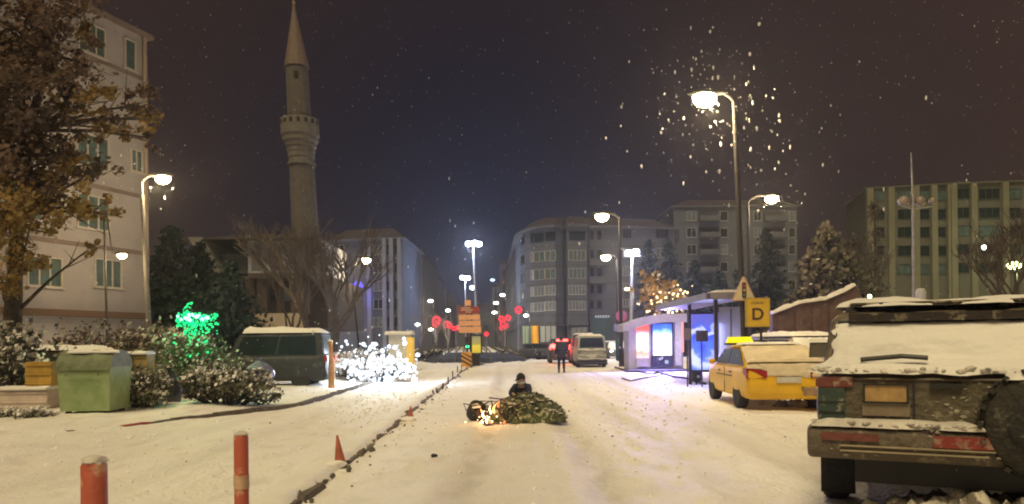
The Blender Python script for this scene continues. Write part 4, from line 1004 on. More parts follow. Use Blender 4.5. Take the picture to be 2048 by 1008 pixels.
# bus shelter
t = thing('bus_shelter', 'long glazed bus shelter with a snowy flat roof beside the taxi', 'bus shelter')
SX0, SX1, SY0, SY1 = 6.12, 7.02, 22.5, 25.8; SY2 = 29.4; SZ = 2.72
ALU = mat('shelter_metal', (.22, .21, .26), .5, .15, 4, metal=.3)
PURP = mat('shelter_dark', (.06, .045, .08), .5)
MB().prism([(SX0 - .35, SY0 - .5), (SX1 - .05, SY0 - .4), (SX1 + .1, SY2 + .2), (SX0 - .25, SY2 + .2)], SZ, SZ + .16).build('roof', PURP, t)
MB().box(((SX0 + SX1) / 2 - .12, SY0 - .48, SZ + .09), (SX1 - SX0 + .34, .07, .2)).box((SX0 - .36, (SY0 + SY2) / 2, SZ + .09), (.06, SY2 - SY0 + .7, .2)).build('roof_fascia', ALU, t)
snowcap([(6.45, SY0 - .35 + k * .3, SZ + .17, .58) for k in range(26)], .10, 'snow_cover', t, 3, over=0)
for x, y_ in ((SX0, SY0), (SX0, SY1), (SX1, SY0), (SX1, SY1), (SX1, SY2)): MB().box((x, y_, SZ / 2), (.10, .10, SZ)).build('post', PURP, t)
SG = mat('shelter_glass', (.42, .44, .62), .35, .15, 2); 
def glass(name, c, dm, m, par): MB().box(c, dm).build(name, m, par)
FG = bpy.data.materials.new('frosted_pane'); FG.use_nodes = True; _b = FG.node_tree.nodes['Principled BSDF']; _b.inputs['Base Color'].default_value = (.62, .66, .88, 1); _b.inputs['Roughness'].default_value = .35; _b.inputs['Transmission Weight'].default_value = .55; _b.inputs['IOR'].default_value = 1.1
glass('end_panel', ((SX0 + SX1) / 2, SY0, 1.35), (SX1 - SX0 - .2, .03, 2.3), FG, t)
MB().box(((SX0 + SX1) / 2, SY0 - .03, 1.25), (.04, .03, 2.4)).build('glazing_bar', ALU, t)
for y0, y1 in ((SY0, (SY0 + SY1) / 2), ((SY0 + SY1) / 2, SY1)):
    glass('back_panel', (SX1, (y0 + y1) / 2, 1.35), (.03, y1 - y0 - .12, 2.2), FG, t)
ad_ = MB(); ad_.box((6.57, SY1 - .15, 1.45), (.84, .12, 1.9)); ad_ = ad_.build('lit_advert', emis_pic('advert_blue', [(0, (.05, .15, .8)), (.3, (.75, .85, 1)), (.40, (.12, .22, .9)), (.62, (.05, .10, .8)), (.74, (.85, .95, 1)), (.84, (.1, .15, .8)), (1, (.15, .15, .6))], 'Z', .75, 1.95, -.19, 1.1), t)
MB().box((6.5, SY1 - .23, 2.44), (.9, .06, .08)).box((6.5, SY1 - .23, .46), (.9, .06, .08)).build('frame', PURP, ad_)
MB().box((6.72, 23.6, .45), (.36, 2.4, .06)).box((6.72, 22.8, .22), (.3, .08, .44)).box((6.72, 24.4, .22), (.3, .08, .44)).build('bench', ALU, t)
d = bpy.data.lights.new('advert_glow', 'AREA'); d.size = 1.3; d.energy = 55; d.color = (.5, .5, 1); o = bpy.data.objects.new('advert_glow', d); C.objects.link(o); o.parent = t; o.location = (6.5, SY1 - .5, 1.4); o.rotation_euler = (R(-78), 0, 0)
# small signs standing in front of the shelter
for px, py, w_, h_, lb in ((1375, 668, .26, .38, 'small dark square sign between the kiosk and the shelter'), (1404, 672, .40, .36, 'dark rectangular sign in front of the shelter\'s lit advert')):
    Y_ = 24.3; q = P(px, py, Y_); t = thing('small_sign', lb, 'sign', (q.x, Y_, 0), R(8), 'small dark signs by the shelter')
    MB().tube([(0, .04, 0), (0, .04, q.z)], .025, 8).build('pole', PURP, t); MB().box((0, 0, q.z), (w_, .03, h_)).build('sign_panel', mat('sign_back', (.16, .13, .16), .7), t)
q = Vector((P(1392, 690, 25.6).x, 25.6, 0)); t = thing('litter_bin', 'small black litter bin at the shelter\'s left foot', 'litter bin', (q.x, q.y, 0))
MB().lathe([(.14, .1), (.17, .15), (.19, .42), (.17, .46), (.12, .47)], n=16).build('body', BLACK, t, smooth=True); MB().lathe([(.03, 0), (.03, .12)], n=8).build('foot', BLACK, t); MB().lathe([(.0, .0), (.05, .0), (.05, .02), (0, .02)], (.02, -.2, .28), 10, 'Y').build('emblem', WFRAME, t)

def font(txt, size, m, parent, loc, rot, name='lettering', ext=.004):
    cu = bpy.data.curves.new(name, 'FONT'); cu.body = txt; cu.size = size; cu.extrude = ext; cu.align_x = 'CENTER'; cu.align_y = 'CENTER'; cu.offset = size * .02
    tmp = bpy.data.objects.new(name, cu); C.objects.link(tmp); bpy.context.view_layer.update()
    me = bpy.data.meshes.new_from_object(tmp.evaluated_get(bpy.context.evaluated_depsgraph_get())); bpy.data.objects.remove(tmp)
    me.materials.clear(); me.materials.append(m); o = bpy.data.objects.new(name, me); C.objects.link(o); o.parent = parent; o.location = loc; o.rotation_euler = rot
    return o
# D stop sign
Y_ = 21.0; q = P(1515, 625, Y_); xb = P(1522, 690, Y_).x
t = thing('stop_sign', 'yellow stop sign with a big letter D on a thin pole', 'sign', (q.x, Y_, 0), R(-6))
YEL = mat('sign_yellow', (.62, .42, .03), .5, .12, 4); 
sw = 46 / F * Y_; sh = 56 / F * Y_
MB().box((0, 0, q.z), (sw, .05, sh)).build('sign_panel', YEL, t)
MB().box((-sw / 2 + .01, -.004, q.z), (.05, .06, sh + .02)).box((0, -.004, q.z + sh / 2), (sw + .02, .06, .03)).box((0, -.004, q.z - sh / 2), (sw + .02, .06, .03)).box((sw / 2, -.004, q.z), (.03, .06, sh)).build('frame', mat('sign_edge', (.42, .30, .06), .5), t)
MB().tube([(.1, .05, -.1), (.1, .05, q.z + .2)], .035, 10).build('pole', POLED, t)
LET = mat('letter_brown', (.07, .03, .01), .6)
font('D', .46, LET, t, (0, -.03, q.z - .06), (R(90), 0, 0), ext=.008)
font('DURAK', .105, mat('letter_faded', (.2, .12, .02), .6), t, (0, -.03, q.z + sh * .34), (R(90), 0, 0), ext=.003)
# triangular warning sign
Y_ = 21.2; q = P(1488, 577, Y_); ts = 48 / F * Y_; th_ = 47 / F * Y_
t = thing('warning_sign', 'triangular traffic-light warning sign on the lamp post by the shelter', 'sign', (q.x, Y_, 0))
PALE = mat('sign_cream', (.66, .58, .42), .5, .08, 5)
z0 = q.z - th_ / 2; z1 = q.z + th_ / 2
MB().slab([(-ts / 2, 0, z0), (ts / 2, 0, z0), (ts / 2 - .03, 0, z0 + .05), (.03, 0, z1), (-.03, 0, z1), (-ts / 2 + .03, 0, z0 + .05)], (0, 1, 0), .03).build('sign_panel', PALE, t)
fr = MB(); e_ = mat('sign_border', (.50, .28, .18), .5, .15, 5)
for a, b_ in (((-ts / 2, z0), (ts / 2, z0)), ((ts / 2, z0), (0, z1)), ((0, z1), (-ts / 2, z0))):
    fr.tube([(a[0] * .96, -.002, a[1]), (b_[0] * .96, -.002, b_[1])], .014, 4)
fr.build('border', e_, t)
sy = MB(); sy.box((0, -.012, q.z - .05), (.12, .02, .34)); sy.lathe([(.0, 0), (.06, 0), (.06, .02), (0, .02)], (0, -.022, q.z + .12), 14, 'Y'); sy.lathe([(.0, 0), (.06, 0), (.06, .02), (0, .02)], (0, -.022, q.z - .22), 14, 'Y'); so_ = sy.build('symbol', mat('symbol_black', (.05, .03, .02), .6), t)
for k, cc in enumerate(((.4, .06, .03), (.5, .35, .08), (.12, .2, .08))):
    MB().lathe([(.0, 0), (.04, 0), (.04, .01), (0, .01)], (0, -.036, q.z + .08 - k * .13), 12, 'Y').build('symbol_dot', mat('dot_%d' % k, cc, .5), so_)
MB().tube([(.0, .05, z0 + .1), (.12, .4, z0 + .1)], .02, 6).build('bracket', POLED, t)
# no-parking sign with blue plate, and dark bin
Y_ = 45.0; q = P(1243, 632, Y_); t = thing('no_parking_sign', 'round violet no-parking sign over a blue plate, left of the kiosk', 'sign', (q.x, Y_, 0))
MB().tube([(0, .06, 0), (0, .06, q.z + .3)], .04, 8).build('pole', GALV, t)
r_ = 11.5 / F * Y_
MB().lathe([(.0, 0), (r_, 0), (r_, .03), (0, .03)], (0, 0, q.z), 24, 'Y').build('sign_disc', mat('disc_violet', (.34, .16, .46), .5), t)
mb = MB(); n = 24; vs = []; fs = []
for a in range(n):
    A = 2 * PI * a / n; vs += [(math.cos(A) * r_ * .78, -.012, q.z + math.sin(A) * r_ * .78), (math.cos(A) * r_, -.012, q.z + math.sin(A) * r_)]
fs = [(2 * a, 2 * a + 1, (2 * a + 3) % (2 * n), (2 * a + 2) % (2 * n)) for a in range(n)]; mb.add(vs, fs)
c_, s_ = math.cos(R(45)), math.sin(R(45)); mb.box((0, -.012, q.z), (r_ * 1.7, .01, .07), M=Matrix(((c_, 0, s_), (0, 1, 0), (-s_, 0, c_)))); mb.build('red_ring', mat('ring_red', (.5, .12, .3), .5), t)
zz = P(1243, 655, Y_).z; MB().box((0, 0, zz), (.95, .03, .42)).build('plate', mat('plate_blue', (.22, .25, .62), .5), t)
q = P(1238, 690, 44.2); t = thing('litter_bin', 'narrow dark green bin beside the no-parking pole', 'litter bin', (q.x, 44.2, 0))
MB().lathe([(.14, .35), (.2, .4), (.22, 1.55), (.12, 1.7)], n=14).build('body', mat('bin_teal', (.03, .08, .09), .5), t, smooth=True); MB().tube([(.12, 0, 0), (.12, 0, .6)], .05, 8).build('foot', BLACK, t)

# brown direction sign, chevron, lit map panel
Y_ = 46.0; q = P(938, 640, Y_); k_ = Y_ / F
t = thing('direction_sign', 'orange-brown direction sign of stacked boards in the middle of the street', 'sign', (q.x, Y_, 0))
ORG = mat('board_orange', (.66, .33, .15), .6, .1, 4, emit=(.8, .32, .13), es=.10); RDB = mat('board_red', (.28, .05, .03), .6, .1, 4); CRM = mat('board_line', (.62, .45, .32), .6)
def zq(py): return P(938, py, Y_).z
w_ = 42 * k_
for k, (y0, y1, m_) in enumerate(((613, 628, RDB), (629, 640, ORG), (641, 652, ORG), (653, 666, ORG))):
    MB().box((.02 * k, 0, (zq(y0) + zq(y1)) / 2), (w_ + .02 * k, .08, zq(y0) - zq(y1) - .03)).build('board', m_, t)
for y_, x0, x1 in ((616, -.45, .1), (620, -.5, .25), (624, -.2, .15)): MB().box(((x0 + x1) / 2, -.05, zq(y_)), (x1 - x0, .02, .055)).build('board_line', CRM, t)
for y_, x0, x1 in ((633, -.35, -.02), (635, .05, .4), (645, -.38, .1), (648, -.2, .25), (658, -.4, .0), (661, -.1, .35)): MB().box(((x0 + x1) / 2, -.05, zq(y_)), (x1 - x0, .02, .03)).build('board_line', CRM, t)
MB().box((-.06, 0, zq(605.5)), (.36, .08, .34)).build('top_plate', ORG, t)
for dx in (-.4, .4): MB().tube([(dx * .3, .08, -.1), (dx * .3, .08, zq(612))], .045, 8).build('pole', POLED, t)
q = G(934, 735); t = thing('hazard_marker', 'orange and black striped hazard marker at the tip of the median', 'marker', (P(933, 700, 45.4).x, 45.4, 0))
hw, hh = 20 * k_ / 2, .9
MB().box((0, 0, .5), (hw * 2, .05, hh)).build('panel', mat('marker_orange', (.7, .33, .05), .6), t)
st = MB()
for k in range(4):
    z = .02 + k * .26
    a = max(.06, z); 
    p = [(-hw, z + .38), (-hw, z + .5), (hw, z + .14), (hw, z + .02)]
    p = [(x, min(.95, max(.05, zz))) for x, zz in p]
    if len(set(p)) == 4: st.slab([(x, -.045, zz) for x, zz in p], (0, 1, 0), .015)
st.build('stripes', mat('marker_black', (.03, .025, .02), .6), t); MB().tube([(0, .05, -.05), (0, .05, .3)], .04, 8).build('foot', POLED, t)
Y_ = 49.0; q = P(952, 689, Y_); t = thing('map_panel', 'tall yellow information panel in a dark frame behind the direction sign', 'panel', (q.x, Y_, 0))
k_ = Y_ / F; pw, ph = 22 * k_, 36 * k_
MB().box((0, 0, q.z), (pw, .08, ph)).build('panel', emis_pic('panel_yellow', [(0, (.5, .42, .04)), (.45, (.62, .5, .05)), (.55, (.3, .28, .08)), (1, (.25, .25, .16))], 'Z', .55, ph, -(q.z - ph / 2) / ph, .25), t)
f = MB(); 
for (cx, cz, ww, hh) in ((0, ph / 2, pw + .16, .09), (0, -ph / 2, pw + .16, .09), (-pw / 2, 0, .09, ph), (pw / 2, 0, .09, ph)): f.box((cx, -.02, q.z + cz), (ww, .16, hh))
f.build('frame', BLACK, t); MB().box((0, 0, (q.z - ph / 2) / 2), (.5, .1, q.z - ph / 2)).build('foot', BLACK, t)
q2 = P(935, 690, 47.5); t = thing('traffic_light', 'small traffic light showing green under the direction sign', 'traffic light', (q2.x, 47.5, 0))
MB().tube([(0, .05, 0), (0, .05, q2.z + .4)], .04, 8).build('pole', POLED, t); MB().box((0, 0, q2.z + .12), (.26, .2, .78)).build('housing', BLACK, t)
for k, m_ in enumerate((emitm('signal_green', (.05, 1, .3), 5), mat('signal_off_amber', (.1, .07, .02), .3), mat('signal_off_red', (.1, .02, .02), .3))): MB().ico((0, -.1, q2.z - .1 + .24 * k), .1, 0, 2, sq=(1, .4, 1)).build('signal_lens', m_, t, smooth=True)
# flexible posts, cones, sticks on the median
OR = mat('post_orange', (.44, .10, .065), .6, .35, 9, .3, 14, col2=(.55, .30, .20), thr=.58, detail=8); WH = mat('post_white', (.50, .33, .22), .6, .35, 9)
def delineator(label, px, py_top, Y, r, H=None):
    q = P(px, py_top, Y); H = q.z
    t = thing('flexible_post', label, 'bollard', (q.x, Y, 0), 0, 'red and white flexible posts on the median')
    MB().lathe([(r * 2.2, -.02), (r * 2.2, .02), (r * 1.6, .05), (r, .07), (r, H - .02), (r * .8, H)], n=20).build('post', OR, t, smooth=True)
    for a, b_ in ((.60, .70), (.30, .40)): MB().lathe([(r + .003, H * a), (r + .003, H * b_)], n=20).build('reflective_band', WH, t, smooth=True)
    MB().ico((0, 0, H), r * .98, .16, 2, random.Random(px), sq=(1, 1, .5)).build('snow_cap', SNOWD, t, smooth=True)
delineator('nearest red and white flexible post, short one at the bottom left corner', 188, 922, 3.4, .055)
delineator('taller red and white flexible post right of the nearest one', 482, 868, 5.0, .047)
def cone(label, px, py0, py1, lean):
    g = G(px, py1); k_ = g.y / F; h = (py1 - py0) * k_ * .92
    t = thing('traffic_cone', label, 'traffic cone', (g.x - .02, g.y, .02), 0, 'cones on the median'); t.rotation_euler = (0, lean, 0)
    MB().lathe([(.075, .03), (.065, .05), (.012, h)], n=16).build('cone', mat('cone_worn', (.42, .12, .07), .6, .3, 8), t, smooth=True)
    MB().box((0, 0, .01), (.2, .2, .03)).build('foot', RUBBER, t); MB().ico((-.05, -.12, .02), .12, .2, 2, random.Random(px), sq=(1.4, .8, .5)).build('snow_drift', SNOW, t, smooth=True)
cone('worn orange cone leaning on the near part of the kerb', 684, 868, 932, -.1)
cone('small thin cone farther along the kerb', 823, 812, 842, .02)
rn = random.Random(3)
sticks = ((924, 741, 12), (915, 748, 16), (906, 760, 18), (896, 768, 14), (885, 778, 12), (876, 786, 10), (869, 790, 10))
for k, (px, py, h) in enumerate(sticks):
    g = G(px, py); t = thing('metal_stake', 'thin dark stake in the snow of the far kerb', 'stake', (g.x, g.y, 0), 0, 'thin stakes along the kerb')
    MB().tube([(0, 0, -.05), (rn.uniform(-.06, .06), 0, h * g.y / F)], .025, 6).build('stake', POLED, t)
# fallen branches and cables on the snow
def ground_line(name, label, cat, pxs, r, m, seed, twigs=0, group=None):
    rn = random.Random(seed); pts = [G(a, b_) + Vector((0, 0, r * .8 + gz(G(a, b_).x, G(a, b_).y))) for a, b_ in pxs]; o = pts[0].copy(); o.z = 0
    t = thing(name, label, cat, o, 0, group); mb = MB(); mb.tube([p - o for p in pts], r, 6)
    for k in range(twigs):
        i = rn.randrange(len(pts) - 1); p = pts[i].lerp(pts[i + 1], rn.random()) - o; mb.tube([p, p + Vector((rn.uniform(-.5, .7), rn.uniform(-.5, .5), rn.uniform(0, .1)))], [r * .6, r * .2], 4)
    mb.build('strand' if cat == 'cable' else 'twig', m, t, smooth=True)
ground_line('fallen_branch', 'thin fallen branch on the snow right of the hazard marker', 'branch', [(945, 733), (962, 729), (975, 726), (984, 727), (1000, 722), (1014, 719)], .05, mat('wet_bark', (.05, .045, .045), .8), 1, 9)
ground_line('ground_cable', 'long dark cable snaking over the snow from the kiosk to the taxi', 'cable', [(1230, 735), (1245, 741), (1258, 743), (1272, 743), (1290, 747), (1305, 749), (1318, 746), (1335, 751), (1350, 755), (1370, 757), (1392, 765), (1410, 769)], .045, MATS['wet_bark'], 2, 3)
ground_line('ground_cable', 'shorter cable looping on the snow in front of the kiosk', 'cable', [(1244, 757), (1262, 761), (1285, 757), (1312, 753), (1325, 750)], .03, MATS['wet_bark'], 3, 0)
HAZE = 0.0009
# ------------------------------------------------------------------ vehicles
def bool_cut(o, cutter_list):
    for cb in cutter_list:
        md = o.modifiers.new('b', 'BOOLEAN'); md.operation = 'DIFFERENCE'; md.object = cb; md.solver = 'EXACT'
    bpy.context.view_layer.update()
    me = bpy.data.meshes.new_from_object(o.evaluated_get(bpy.context.evaluated_depsgraph_get()))
    o.modifiers.clear(); o.data = me
    for cb in cutter_list: bpy.data.objects.remove(cb)
def snowpatch(a, b, c, d, th, name, parent, seed, n=14, m_=10, m=None, over=0.0, rag=.12, hole=None, hs=6.0):
    # lumpy layer over the bilinear patch a-b-c-d (a,b lower edge; d,c upper), thickness along its normal
    a, b, c, d = map(Vector, (a, b, c, d)); nr = (b - a).cross(d - a).normalized()
    if nr.z < -.2: nr = -nr
    vs = []; fs = []
    for j in range(m_ + 1):
        for i in range(n + 1):
            u, v = i / n, j / m_
            eu = min(u, 1 - u) * 2; ev = min(v, 1 - v) * 2
            u2 = u + (0 if 0 < i < n else rag * .35 * fbm(v * 4 + seed, seed) * (1 if i else -1) * -1)
            v2 = v + (0 if 0 < j < m_ else rag * .6 * fbm(u * 5 + seed, seed + 3) * (1 if j else -1) * -1)
            p = a.lerp(b, u2).lerp(d.lerp(c, u2), v2)
            edge = min(1, (min(eu, ev)) * 5) ** .5 if min(eu, ev) > 0 else 0
            h = th * (edge * (1 + .45 * fbm(u * 3 + seed, v * 3, seed)) + .02)
            vs.append(p + nr * h)
    nx = n + 1
    for j in range(m_):
        for i in range(n):
            if hole is not None and fbm(i / n * hs * ((b - a).length / max(.01, (d - a).length)) ** .7 + seed, j / m_ * hs, seed * 1.7) < hole: continue
            fs.append((j * nx + i, j * nx + i + 1, (j + 1) * nx + i + 1, (j + 1) * nx + i))
    mb = MB(); mb.add(vs, fs); return mb.build(name, m or SNOW, parent, smooth=True, ang=75, fix=False)
def plate(q4, u0, u1, v0, v1, off, th, rnd_c=0.0):
    # sub-rectangle of a bilinear patch, lifted by off, thickness th; q4 = (bl, br, tr, tl)
    bl, br, tr, tl = map(Vector, q4); nr = (br - bl).cross(tl - bl).normalized()
    def pt(u, v): return bl.lerp(br, u).lerp(tl.lerp(tr, u), v) + nr * off
    ps = [pt(u0, v0), pt(u1, v0), pt(u1, v1), pt(u0, v1)]
    mb = MB(); mb.slab(ps, nr, th); return mb
def lerp3(q4, u, v, off=0):
    bl, br, tr, tl = map(Vector, q4); nr = (br - bl).cross(tl - bl).normalized(); return bl.lerp(br, u).lerp(tl.lerp(tr, u), v) + nr * off

def make_car(label, name, loc, rz, L, W, H, paint, belt=.95, hood=.92, boot=.95, hoodlen=1.1, bootlen=.55, rr_=(.15, .55), fr_=(.75, 0.0), clear=.22, wheel_r=.32, wx=(.82, -.85), inset=.12,
             cat='car', light_m=None, head_m=None, group=None, plate_on=True, rails=False, boxy=0.0, detail=True):
    # local frame: +y is forward, origin on the ground in the middle
    t = thing(name, label, cat, loc, rz, group); hw = W / 2; yr, yf = -L / 2, L / 2
    st = [(yr, .86, clear + .16, boot - .22), (yr + .04, .93, clear + .06, boot - .07), (yr + .14, .97, clear, boot), (yr + bootlen, 1.0, clear, belt), (yr + bootlen + .3, 1.0, clear, belt),
          (0, 1.0, clear, belt), (yf - hoodlen - .1, 1.0, clear, belt - .01), (yf - hoodlen * .5, .99, clear, hood), (yf - .28, .96, clear, hood - .08), (yf - .08, .88, clear + .05, hood - .2), (yf, .78, clear + .15, hood - .32)]
    if boxy: st[0] = (yr, .95, clear + .1, boot - .12); st[1] = (yr + .04, .97, clear + .04, boot - .04)
    # denser stations for the cut
    vs = []; fs = []; prof = lambda w, zb, zt: [(0, zb), (.84 * w, zb), (.95 * w, zb + .06), (w * .985, zb + .2), (w, zb + (zt - zb) * .55), (w * .99, zt - .16), (w * .965, zt - .05), (w * .91, zt), (0, zt + .012)]
    ring_ = 0
    for (y, k, zb, zt) in st:
        pr = prof(hw * k, zb, max(zt, zb + .3)); full = [(x, z) for x, z in pr] + [(-x, z) for x, z in pr[-2:0:-1]]
        ring_ = len(full); vs += [(x, y, z) for x, z in full]
    for i in range(len(st) - 1):
        for k in range(ring_): fs.append((i * ring_ + k, i * ring_ + (k + 1) % ring_, (i + 1) * ring_ + (k + 1) % ring_, (i + 1) * ring_ + k))
    fs.append(tuple(range(ring_))[::-1]); fs.append(tuple((len(st) - 1) * ring_ + k for k in range(ring_)))
    mb = MB(); mb.add(vs, fs); body = mb.build('body', paint, t)
    wys = (yf - wx[0], yr - wx[1]); cut = []
    for wy in wys:
        for sx in (-1, 1): cut.append(MB().lathe([(wheel_r + .055, -.16), (wheel_r + .055, .3)] if sx > 0 else [(wheel_r + .055, -.3), (wheel_r + .055, .16)], (sx * (hw - .02), wy, wheel_r), 28, 'X').build('cut', paint))
    bool_cut(body, cut)
    bm = bmesh.new(); bm.from_mesh(body.data)
    bmesh.ops.remove_doubles(bm, verts=bm.verts, dist=1e-4)
    for f in bm.faces: f.smooth = True
    for e in bm.edges:
        if len(e.link_faces) == 2 and e.calc_face_angle(0) > R(48): e.smooth = False
    bm.to_mesh(body.data); bm.free()
    # cabin
    wb = hw * .93; wt = hw - inset - .08; b0, b1 = yr + rr_[0], yf - fr_[0] if fr_[0] > 1e-6 else yf - hoodlen
    t0, t1 = yr + rr_[1], b1 - fr_[1]
    zb = belt - .005; zr = H
    def ringp(w, y0, y1, z): return [Vector((-w, y0, z)), Vector((w, y0, z)), Vector((w, y1, z)), Vector((-w, y1, z))]
    R0 = ringp(wb, b0, b1, zb); R1 = ringp(wt + .035, t0 - .04, t1 + .06, zr - .06); R2 = ringp(wt - .04, t0 + .06, t1 - .06, zr - .01); R3 = ringp(wt - .35, t0 + .35, t1 - .35, zr + .012)
    mb = MB(); vs = R0 + R1 + R2 + R3; fs = []
    for i in range(3):
        for k in range(4): fs.append((i * 4 + k, i * 4 + (k + 1) % 4, (i + 1) * 4 + (k + 1) % 4, (i + 1) * 4 + k))
    fs.append((12, 13, 14, 15)); mb.add(vs, fs); cab = mb.build('cabin', paint, t)
    bm = bmesh.new(); bm.from_mesh(cab.data)
    bmesh.ops.bevel(bm, geom=[e for e in bm.edges if len(e.link_faces) == 2 and e.calc_face_angle(0) > R(18)], offset=.045 if boxy else .10, segments=4, profile=.5, affect='EDGES')
    for f in bm.faces: f.smooth = True
    bm.to_mesh(cab.data); bm.free()
    rear = (R0[0], R0[1], R1[1], R1[0]); front = (R0[2], R0[3], R1[3], R1[2]); left = (R0[3], R0[0], R1[0], R1[3]); rgt = (R0[1], R0[2], R1[2], R1[1])
    plate(rear, .07, .93, .08, .90, .003, .012).build('rear_window', GLASS, t)
    plate(front, .05, .95, .05, .94, .003, .012).build('windscreen', GLASS, t)
    for s_, q in ((-1, left), (1, rgt)):
        cuts = [.06, .5, .95] if detail else [.06, .95]
        for a, b in zip(cuts[:-1], cuts[1:]):
            a2, b2 = (a + .012, b - .012) if s_ > 0 else (1 - b + .012, 1 - a - .012)
            plate(q, a2, b2, .08, .9, .003, .012).build('side_window', GLASS, t)
    # wheels
    for wy in wys:
        for sx in (-1, 1):
            c = (sx * (hw - .12), wy, wheel_r); r = wheel_r
            wh = MB().lathe([(r * .62, -.10), (r * .9, -.11), (r * .98, -.08), (r, -.04), (r, .04), (r * .98, .08), (r * .9, .11), (r * .62, .10)], c, 30, 'X').build('wheel', RUBBER, t, smooth=True)
            rm = MB(); rm.lathe([(.001, -.03), (r * .6, -.08), (r * .64, -.1), (r * .64, .1), (r * .6, .08), (.001, .03)], c, 24, 'X')
            for k in range(7):
                a = 2 * PI * k / 7; rm.box((c[0] + sx * .075, c[1] + math.cos(a) * r * .36, c[2] + math.sin(a) * r * .36), (.03, .05, r * .5), M=Matrix.Rotation(-a + PI / 2, 3, 'X') if False else Matrix.Rotation(a - PI / 2, 3, 'X'))
            rm.build('rim', mat('rim_grey', (.30, .30, .31), .45, .15, 6, metal=.6), wh, smooth=True)
    # lights and bumpers
    tl = light_m or mat('taillight_red', (.32, .02, .02), .3, .15, 8); hl = head_m or mat('headlight_glass', (.5, .5, .5), .2)
    for sx in (-1, 1):
        if boxy: MB().box((sx * (hw * .97 - .12), yr - .0, boot - .20), (.20, .10, .22)).build('taillight', tl, t)
        else:
            mb = MB(); x0 = sx * (hw * .50); x1 = sx * hw * .955
            mb.slab([(x0, yr + .0, boot - .17), (x1, yr + .05, boot - .12), (x1 * 1.03, yr + .26, boot - .10), (x1 * 1.03, yr + .28, boot - .22), (x1 * 1.0, yr + .04, boot - .34), (x0, yr - .0, boot - .32)], (0, -1, 0), .03); mb.build('taillight', tl, t)
        MB().ico((sx * hw * .66, yf - .10, hood - .28), .13, 0, 2, sq=(1.4, .8, .7)).build('headlight', hl, t, smooth=True)
        m_ = MB().ico((sx * (hw + .045), b1 - .34, belt + .05), .10, 0, 2, sq=(.9, .55, .75)).build('mirror', paint, t, smooth=True)
    if plate_on: MB().box((0, yr - .03, clear + .42), (.50, .02, .12)).build('licence_plate', mat('plate_pale', (.55, .54, .5), .5), t)
    geo = dict(t=t, rear=rear, front=front, left=left, right=rgt, R1=R1, R2=R2, yr=yr, yf=yf, hw=hw, body=body)
    return geo

# --- yellow taxi
TAXI = mat('taxi_yellow', (.76, .45, .010), .42, .12, 1.5, .08, 10)
tx_, ty_ = 5.88, 17.75
g = make_car('yellow taxi with a snow-covered rear and lit roof sign, parked beside the bus shelter', 'taxi', (tx_, ty_, 0), R(-3), 4.15, 1.78, 1.39, TAXI, belt=.93, hood=.9, boot=1.02, hoodlen=.95, bootlen=.5, rr_=(.10, 1.0), fr_=(.80, .95), clear=.24, wheel_r=.33, wx=(.72, -.86), cat='taxi')
t = g['t']; rear = g['rear']
TSN = mat('yellowish_snow', (.70, .60, .44), .8, .15, 3, .4, 12)
snowpatch(lerp3(rear, .0, -.10, .02), lerp3(rear, 1, -.10, .02), lerp3(rear, 1.0, 1.06, .0), lerp3(rear, .0, 1.06, .0), .07, 'rear_window_snow', t, 1, 26, 18, m=TSN, rag=.05)
R1 = g['R2']; snowpatch(R1[0] + Vector((.02, -.0, .02)), R1[1] + Vector((-.02, 0, .02)), R1[1].lerp(R1[2], .72), R1[0].lerp(R1[3], .72), .05, 'roof_snow', t, 4, 16, 14, m=SNOW)
hw, yr, yf = g['hw'], g['yr'], g['yf']
snowpatch((-.50 * hw, yr - .008, .74), (.88 * hw, yr - .008, .70), (.86 * hw, yr + .03, .99), (-.72 * hw, yr + .03, 1.0), .022, 'tailgate_snow', t, 7, 40, 12, m=TSN, rag=.22)
snowpatch((-.9 * hw, yr + .04, 1.035), (.9 * hw, yr + .04, 1.035), (.92 * hw, yr + .2, 1.045), (-.92 * hw, yr + .2, 1.045), .05, 'boot_snow', t, 8, 26, 6, m=TSN, rag=.15)
snowpatch((.35 * hw, yr - .03, .34), (.9 * hw, yr - .03, .30), (.9 * hw, yr - .02, .50), (.3 * hw, yr - .02, .5), .02, 'bumper_snow', t, 17, 16, 8, m=mat('road_grime', (.30, .20, .13), .9, .4, 5), rag=.5)
# roof sign
mb = MB(); zt = 1.46; mb.add([Vector((-.33, .42, zt)), Vector((.33, .42, zt)), Vector((.33, .58, zt)), Vector((-.33, .58, zt)), Vector((-.27, .47, zt + .17)), Vector((.27, .47, zt + .17)), Vector((.27, .53, zt + .17)), Vector((-.27, .53, zt + .17))], [(3, 2, 1, 0), (4, 5, 6, 7), (0, 1, 5, 4), (1, 2, 6, 5), (2, 3, 7, 6), (3, 0, 4, 7)])
o = mb.build('roof_sign', emitm('taxi_sign', (1, .85, .0), 1.1), t); o.location = (-.35, .05, -.05)
MB().box((0, .5, 1.44), (.7, .2, .05)).build('sign_base', BLACK, t).location = (-.35, .05, -.03)
MB().tube([(-hw - .0, yf - 1.4, .70), (-hw, yr + 1.2, .70)], .012, 4).build('trim', BLACK, t)
for y_ in (-.15,): MB().box((-hw * .99 - .006, y_, .6), (.012, .012, .62)).build('door_seam', BLACK, t)
for y_ in (.35, -.75): MB().box((-hw - .012, y_, .79), (.03, .16, .03)).build('door_handle', BLACK, t)
